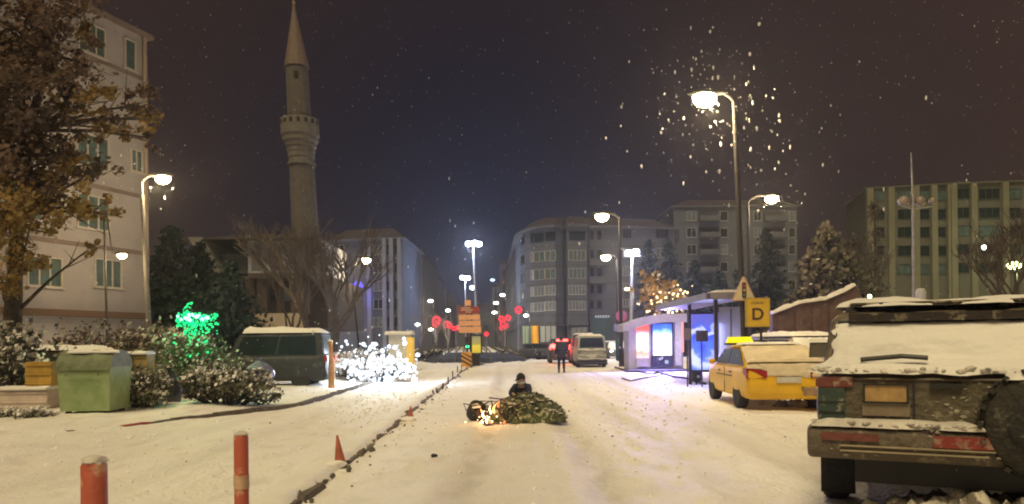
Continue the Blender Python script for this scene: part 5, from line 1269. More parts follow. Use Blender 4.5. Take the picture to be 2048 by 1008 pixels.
# slush piled behind the taxi wheels
for (px, py, r_, lb, k) in ((1575, 812, .3, 'lumpy snow clods under the taxi rear bumper', 1),):
    q = G(px, py); t2 = thing('snow_clods', lb, 'snow heap', (q.x, q.y - .2, 0)); mb = MB(); rn = random.Random(k)
    for j in range(30): mb.ico((rn.gauss(0, .3), rn.gauss(0, .12), rn.uniform(0, .09)), rn.uniform(.04, .12), .3, 1, rn)
    struct(mb.build('clods', mat('slush', (.42, .36, .32), .8, .5, 4), t2), 'stuff')

# --- big old snowed-in off-roader
SUVP = mat('dark_maroon_paint', (.06, .042, .034), .6, .6, 4.5, .3, 12, col2=(.20, .165, .12))
GRIME = mat('salt_grime', (.115, .10, .072), .9, .5, 7, .8, 16, col2=(.26, .235, .18), thr=.62, detail=7)
SH = 1.74; sL = 4.4; sW = 1.94
_a = R(-27); _c = Vector((2.52, 6.30)); _v = Vector((sW / 2, sL / 2)); sx_ = _c.x + _v.x * math.cos(_a) - _v.y * math.sin(_a); sy_ = _c.y + _v.x * math.sin(_a) + _v.y * math.cos(_a)
g = make_car('large dark boxy off-roader with its rear window packed with snow, nearest vehicle at the right', 'off_road_car', (sx_, sy_, 0), _a, sL, sW, SH, SUVP, belt=1.23, hood=1.2, boot=1.26, hoodlen=1.1, bootlen=.35, rr_=(.10, .42), fr_=(1.1, .6), clear=.52, wheel_r=.40, wx=(.85, -.95), inset=.08, boxy=1, cat='off-road car', plate_on=False)
t = g['t']; rear = g['rear']; hw, yr, yf = g['hw'], g['yr'], g['yf']
snowpatch(lerp3(rear, .02, .03, .012), lerp3(rear, .98, .03, .012), lerp3(rear, .97, .88, .012), lerp3(rear, .03, .88, .012), .05, 'rear_window_snow', t, 1, 60, 30, rag=.12)
R2 = g['R2']; snowpatch(R2[0] + Vector((-.04, -.02, .05)), R2[1] + Vector((.04, -.02, .05)), R2[2] + Vector((.05, 0, .03)), R2[3] + Vector((-.05, 0, .03)), .075, 'roof_snow', t, 4, 60, 50, rag=.10)
# roof rack under the snow and spoiler
rk = MB()
for sx in (-1, 1): rk.tube([(sx * .68, yr + .45, SH + .05), (sx * .68, yf - 1.9, SH + .06)], .022, 6)
for k in range(5): rk.tube([(-.7, yr + .5 + k * .45, SH + .06), (.7, yr + .5 + k * .45, SH + .06)], .018, 6)
rk.build('roof_rack', mat('rack_grime', (.04, .034, .028), .8, .4, 9, col2=(.25, .22, .17), thr=.58), t)
MB().box((.05, yr + .36, SH - .06), (1.5, .22, .07)).build('spoiler', mat('spoiler_black', (.028, .022, .02), .8, .4, 9, .5, 14, col2=(.17, .145, .11), thr=.58, detail=8), t)
snowpatch((-.95 * hw, yr - .07, 1.22), (.95 * hw, yr - .07, 1.21), (.93 * hw, yr + .15, 1.29), (-.93 * hw, yr + .15, 1.29), .06, 'belt_snow', t, 9, 40, 6, rag=.4)
MB().tube([(-.6, yr - .0, 1.33), (-.3, yr - .03, 1.36), (-.12, yr - .02, 1.345)], .022, 6).build('wiper', BLACK, t)
# tailgate panel with grime, recess and plate
MB().box((.0, yr - .012, 1.0), (1.50, .03, .38)).build('tailgate', GRIME, t)
MB().box((-.42, yr - .045, 1.06), (.30, .03, .13)).build('licence_plate', mat('old_plate', (.42, .27, .11), .6, .25, 9), t)
MB().box((-.42, yr - .035, .93), (.34, .03, .10)).build('plate_recess', mat('recess_grime', (.24, .19, .14), .8, .3, 6), t)
MB().box((-.22, yr - .035, 1.0), (.014, .02, .34)).build('tailgate_seam', BLACK, t)
MB().box((.0, yr - .05, 1.13), (.22, .04, .035)).build('tailgate_handle', BLACK, t)
for sx in (-1, 1):
    MB().box((sx * (hw - .15), yr - .03, .97), (.20, .05, .26)).build('lamp_cluster', mat('teal_lens', (.035, .06, .052), .5, .4, 9, .5, 12, col2=(.28, .27, .22), thr=.62, detail=8), t)
    MB().box((sx * (hw - .17), yr - .035, 1.15), (.28, .05, .08)).build('lamp_strip', mat('lamp_red_dull', (.16, .045, .035), .5, .3, 9, .5, 12, col2=(.32, .24, .19), thr=.56, detail=8), t)
# black spare wheel hung on the right of the tailgate
sp_ = MB(); c_ = (.62, yr - .14, .86); sp_.lathe([(.05, -.13), (.30, -.12), (.38, -.08), (.41, .0), (.41, .10), (.36, .13), (.05, .13)], c_, 36, 'Y'); wh = sp_.build('spare_wheel', mat('crusted_rubber', (.035, .032, .027), .9, .4, 7, .8, 16, col2=(.13, .12, .095), thr=.60, detail=8), t, smooth=True)
tr_ = MB()
for k in range(40):
    a = 2 * PI * k / 40; tr_.box((c_[0] + math.cos(a) * .41, c_[1] + (.03 if k % 2 else -.05), c_[2] + math.sin(a) * .41), (.03, .10, .035), M=Matrix.Rotation(-a, 3, 'Y'))
struct(tr_.build('tread', MATS['crusted_rubber'], wh), 'stuff')
rm = MB(); rm.lathe([(.02, -.17), (.07, -.17), (.08, -.15), (.20, -.145), (.25, -.125), (.27, -.10), (.27, -.07)], c_, 32, 'Y'); rm.build('rim', mat('wheel_cover_black', (.022, .022, .022), .8, .4, 6, .8, 14, col2=(.12, .115, .09), thr=.6, detail=8), wh, smooth=True)
snowpatch((c_[0] - .25, c_[1] - .10, 1.19), (c_[0] + .25, c_[1] - .10, 1.19), (c_[0] + .22, c_[1] + .10, 1.24), (c_[0] - .22, c_[1] + .10, 1.24), .035, 'spare_wheel_snow', t, 31, 12, 5, rag=.2)
# bumper
bp = MB(); pr = [(yr + .1, .80), (yr - .16, .80), (yr - .20, .75), (yr - .20, .60), (yr - .15, .53), (yr + .1, .53)]
bp.slab([(-hw - .03, a, b) for a, b in pr], (1, 0, 0), 2 * hw + .06); bpo = bp.build('bumper', mat('bumper_grey', (.13, .105, .078), .7, .5, 8, .8, 16, col2=(.25, .215, .16), thr=.60, detail=9), t)
bm = bmesh.new(); bm.from_mesh(bpo.data); bmesh.ops.bevel(bm, geom=[e for e in bm.edges if e.calc_face_angle(0) > R(20)], offset=.035, segments=3, profile=.5, affect='EDGES')
for f in bm.faces: f.smooth = True
bm.to_mesh(bpo.data); bm.free()
for sx, l_ in ((-1, .42), (1, .55)): MB().box((sx * .68 if sx < 0 else .18, yr - .212, .72 if sx < 0 else .71), (l_, .02, .06 if sx < 0 else .09)).build('reflector', mat('reflector_red', (.24, .035, .03), .5, .3, 12, .5, 14, col2=(.30, .17, .13), thr=.56, detail=8) if sx > 0 else mat('reflector_dull', (.16, .05, .04), .4, .3, 20), t)
MB().box((-.2, yr - .21, .61), (1.1, .02, .012)).box((-.2, yr - .21, .65), (1.1, .02, .012)).build('bumper_groove', mat('groove_pale', (.34, .29, .2), .6), t)
snowpatch((-hw, yr - .20, .795), (.25, yr - .20, .795), (.25, yr + .02, .80), (-hw, yr + .02, .80), .05, 'bumper_snow', t, 23, 40, 5, m=SNOWD, rag=.3)
MB().box((0, yr + .5, .42), (1.3, .9, .2)).tube([(-.5, yr + .95, .42), (.5, yr + .95, .42)], .07, 8).build('axle', BLACK, t)
for sx in (-1, 1): MB().box((sx * (hw - .16), yr + .48, .34), (.28, .02, .40)).build('mud_flap', RUBBER, t)
for x in (-.74, .50):
    MB().box((x, yr - .03, 1.0), (.010, .02, .40)).build('panel_gap', BLACK, t)
MB().box((-.1, yr - .03, .835), (1.4, .02, .012)).build('panel_gap', BLACK, t)
MB().tube([(-.70, yr - .035, 1.175), (.48, yr - .035, 1.175)], .010, 6).build('tailgate_crease', SUVP, t)
for (cx, cz, ww, hh) in ((-.42, 1.13, .33, .012), (-.42, .99, .33, .012), (-.575, 1.06, .012, .15), (-.265, 1.06, .012, .15)): MB().box((cx, yr - .062, cz), (ww, .02, hh)).build('plate_frame', BLACK, t)
for sx in (-1, 1):
    for z in (.90, .985): MB().box((sx * (hw - .15), yr - .058, z), (.20, .012, .010)).build('lens_divider', BLACK, t)
mb = MB()
for a, b in (((.035, .04), (.965, .04)), ((.965, .04), (.955, .93)), ((.955, .93), (.045, .93)), ((.045, .93), (.035, .04))): mb.tube([lerp3(rear, a[0], a[1], .012), lerp3(rear, b[0], b[1], .012)], .016, 6)
mb.build('window_seal', BLACK, t)
rn = random.Random(61); mb = MB()
for k in range(260):
    x = rn.uniform(-hw, .35); w_ = rn.random(); z = .80 if w_ < .55 else 1.235; y_ = yr - (rn.uniform(.02, .2) if w_ < .55 else rn.uniform(-.05, .08))
    mb.ico((x, y_, z + rn.uniform(0, .035)), rn.uniform(.008, .03), .35, 1, rn, sq=(1.4, 1, .7))
struct(mb.build('snow_lumps', SNOWD, t, smooth=True), 'stuff')
# big snowy mirror on the left
o = MB(); o.box((-hw - .14, yf - 2.0, 1.38), (.22, .1, .17), taper=.9); o.build('wing_mirror', mat('mirror_shell', (.14, .12, .1), .5), t)
snowpatch((-hw - .27, yf - 2.06, 1.47), (-hw - .02, yf - 2.06, 1.47), (-hw - .02, yf - 1.94, 1.47), (-hw - .27, yf - 1.94, 1.47), .03, 'mirror_snow', t, 3, 6, 4)
# grime and clinging snow on the right half of the tailgate
rn = random.Random(44); mb = MB()
for k in range(90):
    x = rn.uniform(-.9, .3); z = rn.uniform(.55, 1.15)
    if x < .0 and rn.random() < .75: continue
    mb.ico((x, yr - .03 - (.17 if z < .8 else 0), z), rn.uniform(.006, .018), .5, 1, rn, sq=(1.5, .5, 1))
struct(mb.build('frozen_splash', mat('splash', (.28, .26, .21), .8, .5, 8), t), 'stuff')
# snow and slush heap beneath the bumper
t2 = thing('snow_heap', 'churned snow heap under and behind the off-roader bumper', 'snow heap', (3.55, 5.75, 0)); mb = MB(); rn = random.Random(9)
n_, m_ = 60, 30; vs = []; fs = []
for j in range(m_ + 1):
    for i in range(n_ + 1):
        x = -1.0 + 2.6 * i / n_; y = -.75 + 1.5 * j / m_; e = max(0, 1 - ((x - .2) / 1.15) ** 2) * max(0, 1 - (y / .75) ** 2)
        vs.append((x, y, -.03 + (.22 + .26 * abs(fbm(x * 3.2, y * 3.2, 2))) * e ** .6 + .05 * fbm(x * 11, y * 11, 5) * (e > 0)))
for j in range(m_): fs += [(j * (n_ + 1) + i, j * (n_ + 1) + i + 1, (j + 1) * (n_ + 1) + i + 1, (j + 1) * (n_ + 1) + i) for i in range(n_)]
mb.add(vs, fs); mb.build('heap', mat('dirty_heap', (.16, .14, .11), .9, .4, 7, .8, 16, col2=(.62, .58, .5), thr=.52), t2, smooth=True, ang=80)
mb = MB()
for k in range(120): mb.ico((rn.uniform(-.9, 1.5), rn.gauss(-.3, .35), rn.uniform(0, .06)), rn.uniform(.015, .055), .4, 1, rn)
struct(mb.build('clods', mat('clod', (.22, .19, .15), .9, .5, 8, col2=(.6, .56, .5)), t2), 'stuff')

# --- parked and moving cars further off
MAR = mat('maroon_paint', (.10, .04, .04), .5, .3, 2); PALEC = mat('pale_beige_paint', (.40, .36, .30), .6, .2, 2); DK = mat('dark_paint', (.04, .045, .05), .5, .3, 2); VANP = mat('van_paint', (.20, .22, .18), .6, .25, 3, .2, 6, col2=(.38, .40, .36))
def snowall(g, seed, th=.09, body=True):
    t = g['t']; R2 = g['R2']; q = [v.copy() for v in R2]
    snowpatch(q[0] + Vector((-.08, -.1, -.0)), q[1] + Vector((.08, -.1, 0)), q[2] + Vector((.08, .1, 0)), q[3] + Vector((-.08, .1, 0)), th, 'roof_snow', t, seed, 14, 14)
    snowpatch(lerp3(g['rear'], 0, 0, .01), lerp3(g['rear'], 1, 0, .01), lerp3(g['rear'], 1, 1, .01), lerp3(g['rear'], 0, 1, .01), th * .6, 'rear_window_snow', t, seed + 1, 12, 8)
    snowpatch(lerp3(g['front'], 0, 0, .01), lerp3(g['front'], 1, 0, .01), lerp3(g['front'], 1, 1, .01), lerp3(g['front'], 0, 1, .01), th * .6, 'windscreen_snow', t, seed + 2, 12, 8)
    hw, yf, yr = g['hw'], g['yf'], g['yr']
    snowpatch((hw * .92, yf - .15, .82), (-hw * .92, yf - .15, .82), (-hw * .92, yf - 1.15, .94), (hw * .92, yf - 1.15, .94), th, 'bonnet_snow', t, seed + 3, 12, 8)
g = make_car('maroon car buried under snow behind the green container', 'parked_car', (P(120, 690, 23).x, 22.6, 0), R(90), 4.2, 1.7, 1.42, MAR, detail=True, group='snowed-in parked cars'); snowall(g, 5, .13)
g = make_car('dark snow-topped van parked side-on behind the left verge shrubs, left of the bare trees', 'parked_van', (P(543, 690, 26.5).x, 26.5, 0), R(92), 4.1, 1.75, 1.92, mat('blackish_paint', (.030, .033, .038), .6, .5, 3, .4, 10, col2=(.10, .10, .10), thr=.62, detail=8), belt=1.12, hood=1.15, boot=1.2, hoodlen=.75, bootlen=.3, rr_=(.06, .18), fr_=(.8, .45), clear=.25, wheel_r=.33, boxy=1, cat='van', inset=.08); snowpatch(g['R2'][0] + Vector((-.1, -.1, 0)), g['R2'][1] + Vector((.1, -.1, 0)), g['R2'][2] + Vector((.1, .1, 0)), g['R2'][3] + Vector((-.1, .1, 0)), .17, 'roof_snow', g['t'], 57, 20, 20)
g = make_car('snow-covered hatchback, just its front in view at the far left edge', 'parked_car', (P(-28, 690, 20).x, 20.0, 0), R(60), 4.0, 1.7, 1.42, DK, group='snowed-in parked cars'); snowall(g, 15, .13)
g = make_car('pale car under thick snow parked behind the taxi, at the foot of the brick wall', 'parked_car', (P(1590, 690, 24.5).x, 25.2, 0), R(8), 4.3, 1.75, 1.62, PALEC, group='snowed-in parked cars'); snowall(g, 25, .14)
g = make_car('dark snow-capped car side-on, left of the braking car', 'parked_car', (P(1080, 690, 66).x, 66, 0), R(80), 4.3, 1.75, 1.4, DK, detail=False, group='far parked cars')
TLR = emitm('brake_light', (1, .06, .05), 10)
g = make_car('car braking with bright red tail lights beyond the walking person', 'moving_car', (P(1121, 690, 54).x, 54, 0), R(0), 4.2, 1.8, 1.75, DK, light_m=TLR, detail=False, belt=1.2, hood=1.1, boot=1.3)
MB().box((0, g['yr'] + .35, 1.62), (.8, .06, .14)).build('high_brake_light', TLR, g['t']); pointlight(g['t'], (0, -2.5, 1.0), 60, (1, .08, .05), .3)
for sx in (-1, 1): MB().ico((sx * .66, g['yr'] - .04, 1.22), .16, 0, 2, sq=(1.3, .5, 1)).build('tail_glow_lens', TLR, g['t'], smooth=True)
HL = emitm('head_light_on', (1, .88, .62), 22)
g = make_car('oncoming car with headlights on right of the van', 'moving_car', (P(1228, 690, 66).x, 66, 0), R(184), 4.2, 1.8, 1.5, DK, head_m=HL, detail=False); snowall(g, 35, .05)
pointlight(g['t'], (0, 2.7, .7), 70, (1, .9, .7), .2)
# van seen from behind
vx = P(1185, 690, 43.5).x
g = make_car('small pale van streaked with snow, seen from behind beside the walking person', 'van', (vx, 45.6, 0), R(-1), 4.2, 1.78, 1.86, VANP, belt=1.1, hood=1.05, boot=1.12, hoodlen=.9, bootlen=.3, rr_=(.08, .22), fr_=(.9, .5), clear=.25, wheel_r=.33, boxy=1, cat='van', inset=.08, light_m=mat('dull_lamp', (.16, .13, .11), .5))
t = g['t']; hw, yr = g['hw'], g['yr']
snowpatch(g['R2'][0], g['R2'][1], g['R2'][2], g['R2'][3], .07, 'roof_snow', t, 3, 10, 10)
for k, (z, th_) in enumerate(((1.02, .05), (.72, .03), (.5, .06))):
    mb = MB(); mb.tube([(-hw * .9 + i * hw * 1.8 / 8, yr - .05, z + .03 * math.sin(i * 1.3 + k)) for i in range(9)], th_ * .6, 6); mb.build('snow_ridge', SNOWD, t, smooth=True)
MB().box((0, yr - .08, .36), (1.75, .14, .14)).box((.1, yr - .03, .22), (1.6, .1, .1)).build('bumper', BLACK, t)
MB().box((hw + .14, yr + 2.8, 1.15), (.16, .1, .2)).build('wing_mirror', BLACK, t)
g = make_car('dark van half hidden behind the left side of the pale van', 'parked_van', (P(1171, 690, 49).x, 51.0, 0), R(-1), 4.2, 1.7, 2.0, mat('dark_olive_paint', (.05, .055, .05), .6, .3, 2), belt=1.15, hood=1.1, boot=1.15, hoodlen=.9, bootlen=.3, rr_=(.06, .2), fr_=(.9, .5), clear=.2, wheel_r=.33, boxy=1, cat='van', inset=.08, detail=False); snowpatch(g['R2'][0], g['R2'][1], g['R2'][2], g['R2'][3], .07, 'roof_snow', g['t'], 3, 10, 10)

# ------------------------------------------------------------------ people
SKIN = mat('skin', (.42, .27, .2), .6, .08, 6); HAIR = mat('hair_dark', (.02, .015, .012), .7)
def skin(name, joints, edges, m, parent, root=0, sub=2):
    names = list(joints); idx = {k: i for i, k in enumerate(names)}
    me = bpy.data.meshes.new(name); me.from_pydata([joints[k][0] for k in names], [(idx[a], idx[b]) for a, b in edges], [])
    o = bpy.data.objects.new(name, me); C.objects.link(o)
    md = o.modifiers.new('s', 'SKIN'); md.use_smooth_shade = True
    for i, k in enumerate(names):
        r = joints[k][1]; me.skin_vertices[0].data[i].radius = (r, r) if not hasattr(r, '__len__') else r
        me.skin_vertices[0].data[i].use_root = (i == root)
    sd_ = o.modifiers.new('u', 'SUBSURF'); sd_.levels = sub; sd_.render_levels = sub
    bpy.context.view_layer.update()
    m2 = bpy.data.meshes.new_from_object(o.evaluated_get(bpy.context.evaluated_depsgraph_get())); o.modifiers.clear(); o.data = m2
    m2.materials.clear(); m2.materials.append(m)
    for p in m2.polygons: p.use_smooth = True; p.material_index = 0
    if parent: o.parent = parent
    return o
def mesh_join(name, objs, m, parent):
    # union of overlapping skinned shells into one continuous surface
    bm = bmesh.new()
    for o in objs: bm.from_mesh(o.data)
    me = bpy.data.meshes.new(name); bm.to_mesh(me); bm.free()
    for o in objs: bpy.data.objects.remove(o)
    o = bpy.data.objects.new(name, me); C.objects.link(o); md = o.modifiers.new('r', 'REMESH'); md.mode = 'VOXEL'; md.voxel_size = .012; md.use_smooth_shade = True
    bpy.context.view_layer.update()
    m2 = bpy.data.meshes.new_from_object(o.evaluated_get(bpy.context.evaluated_depsgraph_get())); o.modifiers.clear(); o.data = m2
    m2.materials.clear(); m2.materials.append(m)
    for p in m2.polygons: p.use_smooth = True; p.material_index = 0
    o.parent = parent; return o
def person(label, loc, rz, J, coat_m, trouser_m, hat_m=None, coat_len=.0, scarf_m=None, coat_hem=None, bulk=1.0):
    # J: joint positions (facing +y)
    t = thing('person', label, 'person', loc, rz)
    V = {k: Vector(v) for k, v in J.items()}
    body = {'pel': (V['pel'], (.15, .11)), 'spi': (V['spi'], (.14, .11)), 'che': (V['che'], (.17, .12)), 'nec': (V['nec'], .058)}
    ed = [('pel', 'spi'), ('spi', 'che'), ('che', 'nec')]
    for s in 'LR':
        body['sh' + s] = (V['sh' + s], .062); body['el' + s] = (V['el' + s], .045); body['wr' + s] = (V['wr' + s], .028); ed += [('che', 'sh' + s), ('sh' + s, 'el' + s), ('el' + s, 'wr' + s)]
        body['hi' + s] = (V['hi' + s], .09); body['kn' + s] = (V['kn' + s], .06); body['an' + s] = (V['an' + s], .04); body['to' + s] = (V['to' + s], .035); ed += [('pel', 'hi' + s), ('hi' + s, 'kn' + s), ('kn' + s, 'an' + s), ('an' + s, 'to' + s)]
    shells = [skin('b', body, ed, SKIN, None, 0, 1)]
    # head with brow, nose, chin, ears; f = facing direction
    hd = V['hea']; f = (V['loo']).normalized(); sd_ = f.cross(Vector((0, 0, 1))).normalized(); u_ = sd_.cross(f)
    mb = MB(); mb.ico((0, 0, 0), 1, 0, 3); vs = []
    for v in mb.v:
        x, y, z = v; k = 1 - .16 * max(0, -z) - (.1 if z < -.3 else 0) * abs(x)
        yy = y * .098 * (1 if y < 0 else .92); 
        p = hd + sd_ * x * .076 * k + f * (yy + (.012 if z < -.55 and y > .3 else 0)) + u_ * z * .118
        vs.append(p)
    mb.v = [tuple(v) for v in vs]
    mb.ico(hd + f * .098 - u_ * .012, .017, 0, 2, sq=(1, 1, 1.5)); mb.ico(hd + f * .085 - u_ * .055, .022, 0, 2, sq=(1.3, 1, .6))
    for s in (-1, 1): mb.ico(hd + sd_ * s * .078, .026, 0, 2, sq=(.6, 1, 1.4))
    shells.append(mb.build('h', SKIN)); 
    mb = MB(); mb.tube([V['nec'] - Vector((0, 0, .04)), hd - u_ * .06], [.058, .052], 12); shells.append(mb.build('n', SKIN))
    for s, sg in (('L', -1), ('R', 1)):
        w_ = V['wr' + s]; d = (w_ - V['el' + s]).normalized(); a = d.cross(Vector((0, 1, 0))).normalized(); 
        if a.length < .1: a = Vector((0, 1, 0))
        b = d.cross(a)
        mb = MB(); mb.ico(w_ + d * .05, .045, 0, 2, sq=(.8, .8, 1.0))
        for k in range(4):
            r0 = w_ + d * .075 + b * (k - 1.5) * .019; ln_ = (.07, .08, .075, .06)[k]
            mb.tube([r0, r0 + d * ln_ * .5 + a * .006, r0 + d * ln_ + a * .026], [.010, .0095, .008], 7)
        mb.tube([w_ + d * .03 + b * .035 * 1, w_ + d * .07 + b * .058, w_ + d * .105 + b * .052 + a * .015], [.012, .011, .009], 7)
        shells.append(mb.build('hand', SKIN))
    mesh_join('body', shells, SKIN, t)
    for s in (-1, 1): MB().ico(hd + f * .082 + sd_ * s * .03 + u_ * .012, .011, 0, 2).build('eye', mat('eye', (.05, .04, .035), .2), t, smooth=True)
    # clothing
    cj = {'pel': (V['pel'] + Vector((0, 0, -.02)), (.19, .15)), 'spi': (V['spi'], (.18, .145)), 'che': (V['che'], (.205, .15)), 'nec': (V['nec'] - Vector((0, 0, .03)), .085)}; ce = [('pel', 'spi'), ('spi', 'che'), ('che', 'nec')]
    for s in 'LR':
        w2 = V['el' + s].lerp(V['wr' + s], .97); cj['sh' + s] = (V['sh' + s], .088); cj['el' + s] = (V['el' + s], .066); cj['wr' + s] = (w2, .05); ce += [('che', 'sh' + s), ('sh' + s, 'el' + s), ('el' + s, 'wr' + s)]
    if coat_hem is not None: cj['hem'] = (Vector(coat_hem), (.22, .17)); ce.append(('pel', 'hem'))
    for _k in cj: cj[_k] = (cj[_k][0], tuple(q * bulk for q in cj[_k][1]) if hasattr(cj[_k][1], '__len__') else cj[_k][1] * (1 + (bulk - 1) * .6))
    skin('jacket', cj, ce, coat_m, t, 0, 2)
    tj = {'pel': (V['pel'] - Vector((0, 0, .02)), (.165, .125))}; te = []
    for s in 'LR':
        tj['hi' + s] = (V['hi' + s], .105); tj['kn' + s] = (V['kn' + s], .078); tj['an' + s] = (V['kn' + s].lerp(V['an' + s], .93), .062); te += [('pel', 'hi' + s), ('hi' + s, 'kn' + s), ('kn' + s, 'an' + s)]
    skin('trousers', tj, te, trouser_m, t, 0, 2)
    for s in 'LR':
        a_, b_ = V['an' + s], V['to' + s]; d = (b_ - a_); d.z = 0; d.normalize(); base = min(a_.z, b_.z)
        mb = MB(); mb.tube([a_ + Vector((0, 0, .05)) - d * .02, a_ + Vector((0, 0, -.01)) - d * .03, a_ + Vector((0, 0, -.04)) + d * .04, b_ + Vector((0, 0, .0)), b_ + d * .05], [.056, .058, .056, .046, .028], 12); mb.build('boot', mat('boot_black', (.02, .018, .018), .6), t, smooth=True)
    # hair and hat
    mb = MB(); mb.ico((0, 0, 0), 1, 0, 3); keep = []
    mb.v = [tuple(hd + sd_ * v[0] * .084 + f * (v[1] * .104 - .012) + u_ * (max(v[2], -.35 if v[1] < .1 else .25) * .124 + .008)) for v in mb.v]; mb.build('hair', HAIR, t, smooth=True, ang=70)
    if hat_m:
        mb = MB(); mb.ico((0, 0, 0), 1, 0, 3); mb.v = [tuple(hd + sd_ * v[0] * .10 + f * (v[1] * .118 - .008) + u_ * (max(v[2], .05) * .145 + .02)) for v in mb.v]; 
        mb.tube([hd + f * .09 + u_ * .03 + sd_ * -.05, hd + f * .165 + u_ * .015, hd + f * .09 + u_ * .03 + sd_ * .05], .014, 6); mb.build('cap', hat_m, t, smooth=True, ang=70)
    if scarf_m:
        mb = MB(); c = hd.lerp(V['nec'], .62); n = 16; mb.tube([c + Vector((math.cos(2 * PI * k / n) * .088, math.sin(2 * PI * k / n) * .088, .012 * math.sin(k))) for k in range(n + 1)], .034, 8); mb.build('scarf', scarf_m, t, smooth=True)
    return t
COAT = mat('dark_coat', (.028, .03, .038), .9, .3, 6); TRS = mat('black_trousers', (.012, .013, .018), .9, .3, 6)
q = G(1123, 739)
person('person walking away down the snowy road in dark coat and black trousers', (P(1123, 715, 36.5).x, 36.5, 0), R(0), dict(
    pel=(0, 0, .95), spi=(0, .01, 1.12), che=(0, .05, 1.33), nec=(0, .07, 1.48), hea=(0, .12, 1.60), loo=(0, 1, -.25),
    shL=(-.19, .05, 1.41), elL=(-.27, .0, 1.14), wrL=(-.25, .10, .90), shR=(.19, .05, 1.41), elR=(.27, -.03, 1.14), wrR=(.26, .03, .89),
    hiL=(-.10, 0, .90), knL=(-.12, .14, .50), anL=(-.13, .02, .09), toL=(-.14, .18, .05), hiR=(.10, 0, .90), knR=(.11, .06, .49), anR=(.11, -.14, .12), toR=(.12, -.0, .05)), COAT, TRS, hat_m=mat('dark_hat', (.02, .02, .022), .9), coat_hem=(0, 0, .78), bulk=1.22)
NAVY = mat('navy_jacket', (.012, .014, .03), .85, .3, 6)
px_ = P(1044, 770, 17.6).x
person('person in navy jacket and black cap crouching behind the burning heap', (px_, 17.6, -.02), R(165), dict(
    pel=(0, -.16, .15), spi=(0, -.12, .27), che=(0, -.02, .41), nec=(0, .05, .53), hea=(0, .10, .65), loo=(.75, 1, -.25),
    shL=(-.17, .01, .48), elL=(-.23, .20, .33), wrL=(-.12, .36, .33), shR=(.17, .01, .48), elR=(.23, .20, .33), wrR=(.13, .38, .33),
    hiL=(-.10, -.10, .20), knL=(-.17, .26, .40), anL=(-.14, .04, .09), toL=(-.16, .18, .05), hiR=(.10, -.10, .20), knR=(.17, .26, .40), anR=(.14, .04, .09), toR=(.16, .18, .05)), NAVY, TRS, hat_m=mat('black_cap', (.012, .01, .012), .8), scarf_m=mat('grey_scarf', (.32, .33, .36), .9))

# ------------------------------------------------------------------ the burning heap in the road
hx = P(1030, 810, 14.4).x; HY = 14.35
t = thing('debris_heap', 'olive-green heap of netting and branches lying across the road, burning at its left end', 'heap', (hx, HY, 0))
def camo():
    m = bpy.data.materials.new('camouflage_net'); m.use_nodes = True; nt = m.node_tree; b = nt.nodes['Principled BSDF']; b.inputs['Roughness'].default_value = .9
    tc = nn(nt, 'ShaderNodeTexCoord'); tx = nn(nt, 'ShaderNodeTexNoise'); tx.inputs['Scale'].default_value = 5; tx.inputs['Detail'].default_value = 3; tx.inputs['Distortion'].default_value = 1.5; nt.links.new(tc.outputs['Object'], tx.inputs['Vector'])
    r = nn(nt, 'ShaderNodeValToRGB'); r.color_ramp.interpolation = 'CONSTANT'; e = r.color_ramp.elements; e[0].position = 0; e[0].color = (.030, .036, .02, 1); e[1].position = .60; e[1].color = (.42, .40, .27, 1)
    for p, c in ((.43, (.13, .13, .06, 1)), (.5, (.06, .085, .04, 1)), (.56, (.20, .21, .09, 1))): q = e.new(p); q.color = c
    nt.links.new(tx.outputs[0], r.inputs[0]); nt.links.new(r.outputs[0], b.inputs['Base Color'])
    return m
CAMO = camo()
n_, m_ = 70, 34; vs = []; fs = []
for j in range(m_ + 1):
    for i in range(n_ + 1):
        x = -.55 + 1.50 * i / n_; y = -.42 + .84 * j / m_
        e = max(0, 1 - abs((x - .22) / .74) ** 3.2) * max(0, 1 - (abs(y) / .42) ** 2.4)
        h = (.40 + .08 * math.sin(x * 4.2 + .5)) * e ** .45 + .10 * fbm(x * 4.5, y * 4.5, 3) * e ** .3 + .035 * fbm(x * 15, y * 15, 6) * (e > 0)
        vs.append((x + .03 * fbm(x * 6, y * 6, 9), y + .03 * fbm(x * 6, y * 6, 12), max(-.02, h)))
for j in range(m_): fs += [(j * (n_ + 1) + i, j * (n_ + 1) + i + 1, (j + 1) * (n_ + 1) + i + 1, (j + 1) * (n_ + 1) + i) for i in range(n_)]
mb = MB(); mb.add(vs, fs); mb.build('netting', CAMO, t, smooth=True, ang=50)
rn = random.Random(21); mb = MB()
for k in range(1100):
    x = rn.uniform(-.5, .98); y = rn.uniform(-.44, .3); e = max(0, 1 - abs((x - .22) / .76) ** 3) * max(0, 1 - (abs(y) / .46) ** 2.4)
    mb.leaf((x, y, (.42 + .08 * math.sin(x * 4.2 + .5)) * e ** .45 + rn.uniform(-.04, .05)), rn.uniform(.015, .045), rn)
mb.build('leaf_scraps', CAMO, t, fix=False)
mb = MB()
for k in range(90):
    x = rn.uniform(-.45, .95); y = rn.uniform(-.42, .1); e = max(0, 1 - abs((x - .22) / .76) ** 3) * max(0, 1 - (abs(y) / .46) ** 2.4)
    mb.ico((x, y, (.41 + .08 * math.sin(x * 4.2 + .5)) * e ** .45 + .01), rn.uniform(.012, .045), .35, 1, rn, sq=(1.5, 1, .45))
struct(mb.build('snow_bits', SNOWD, t), 'stuff')
mb = MB()
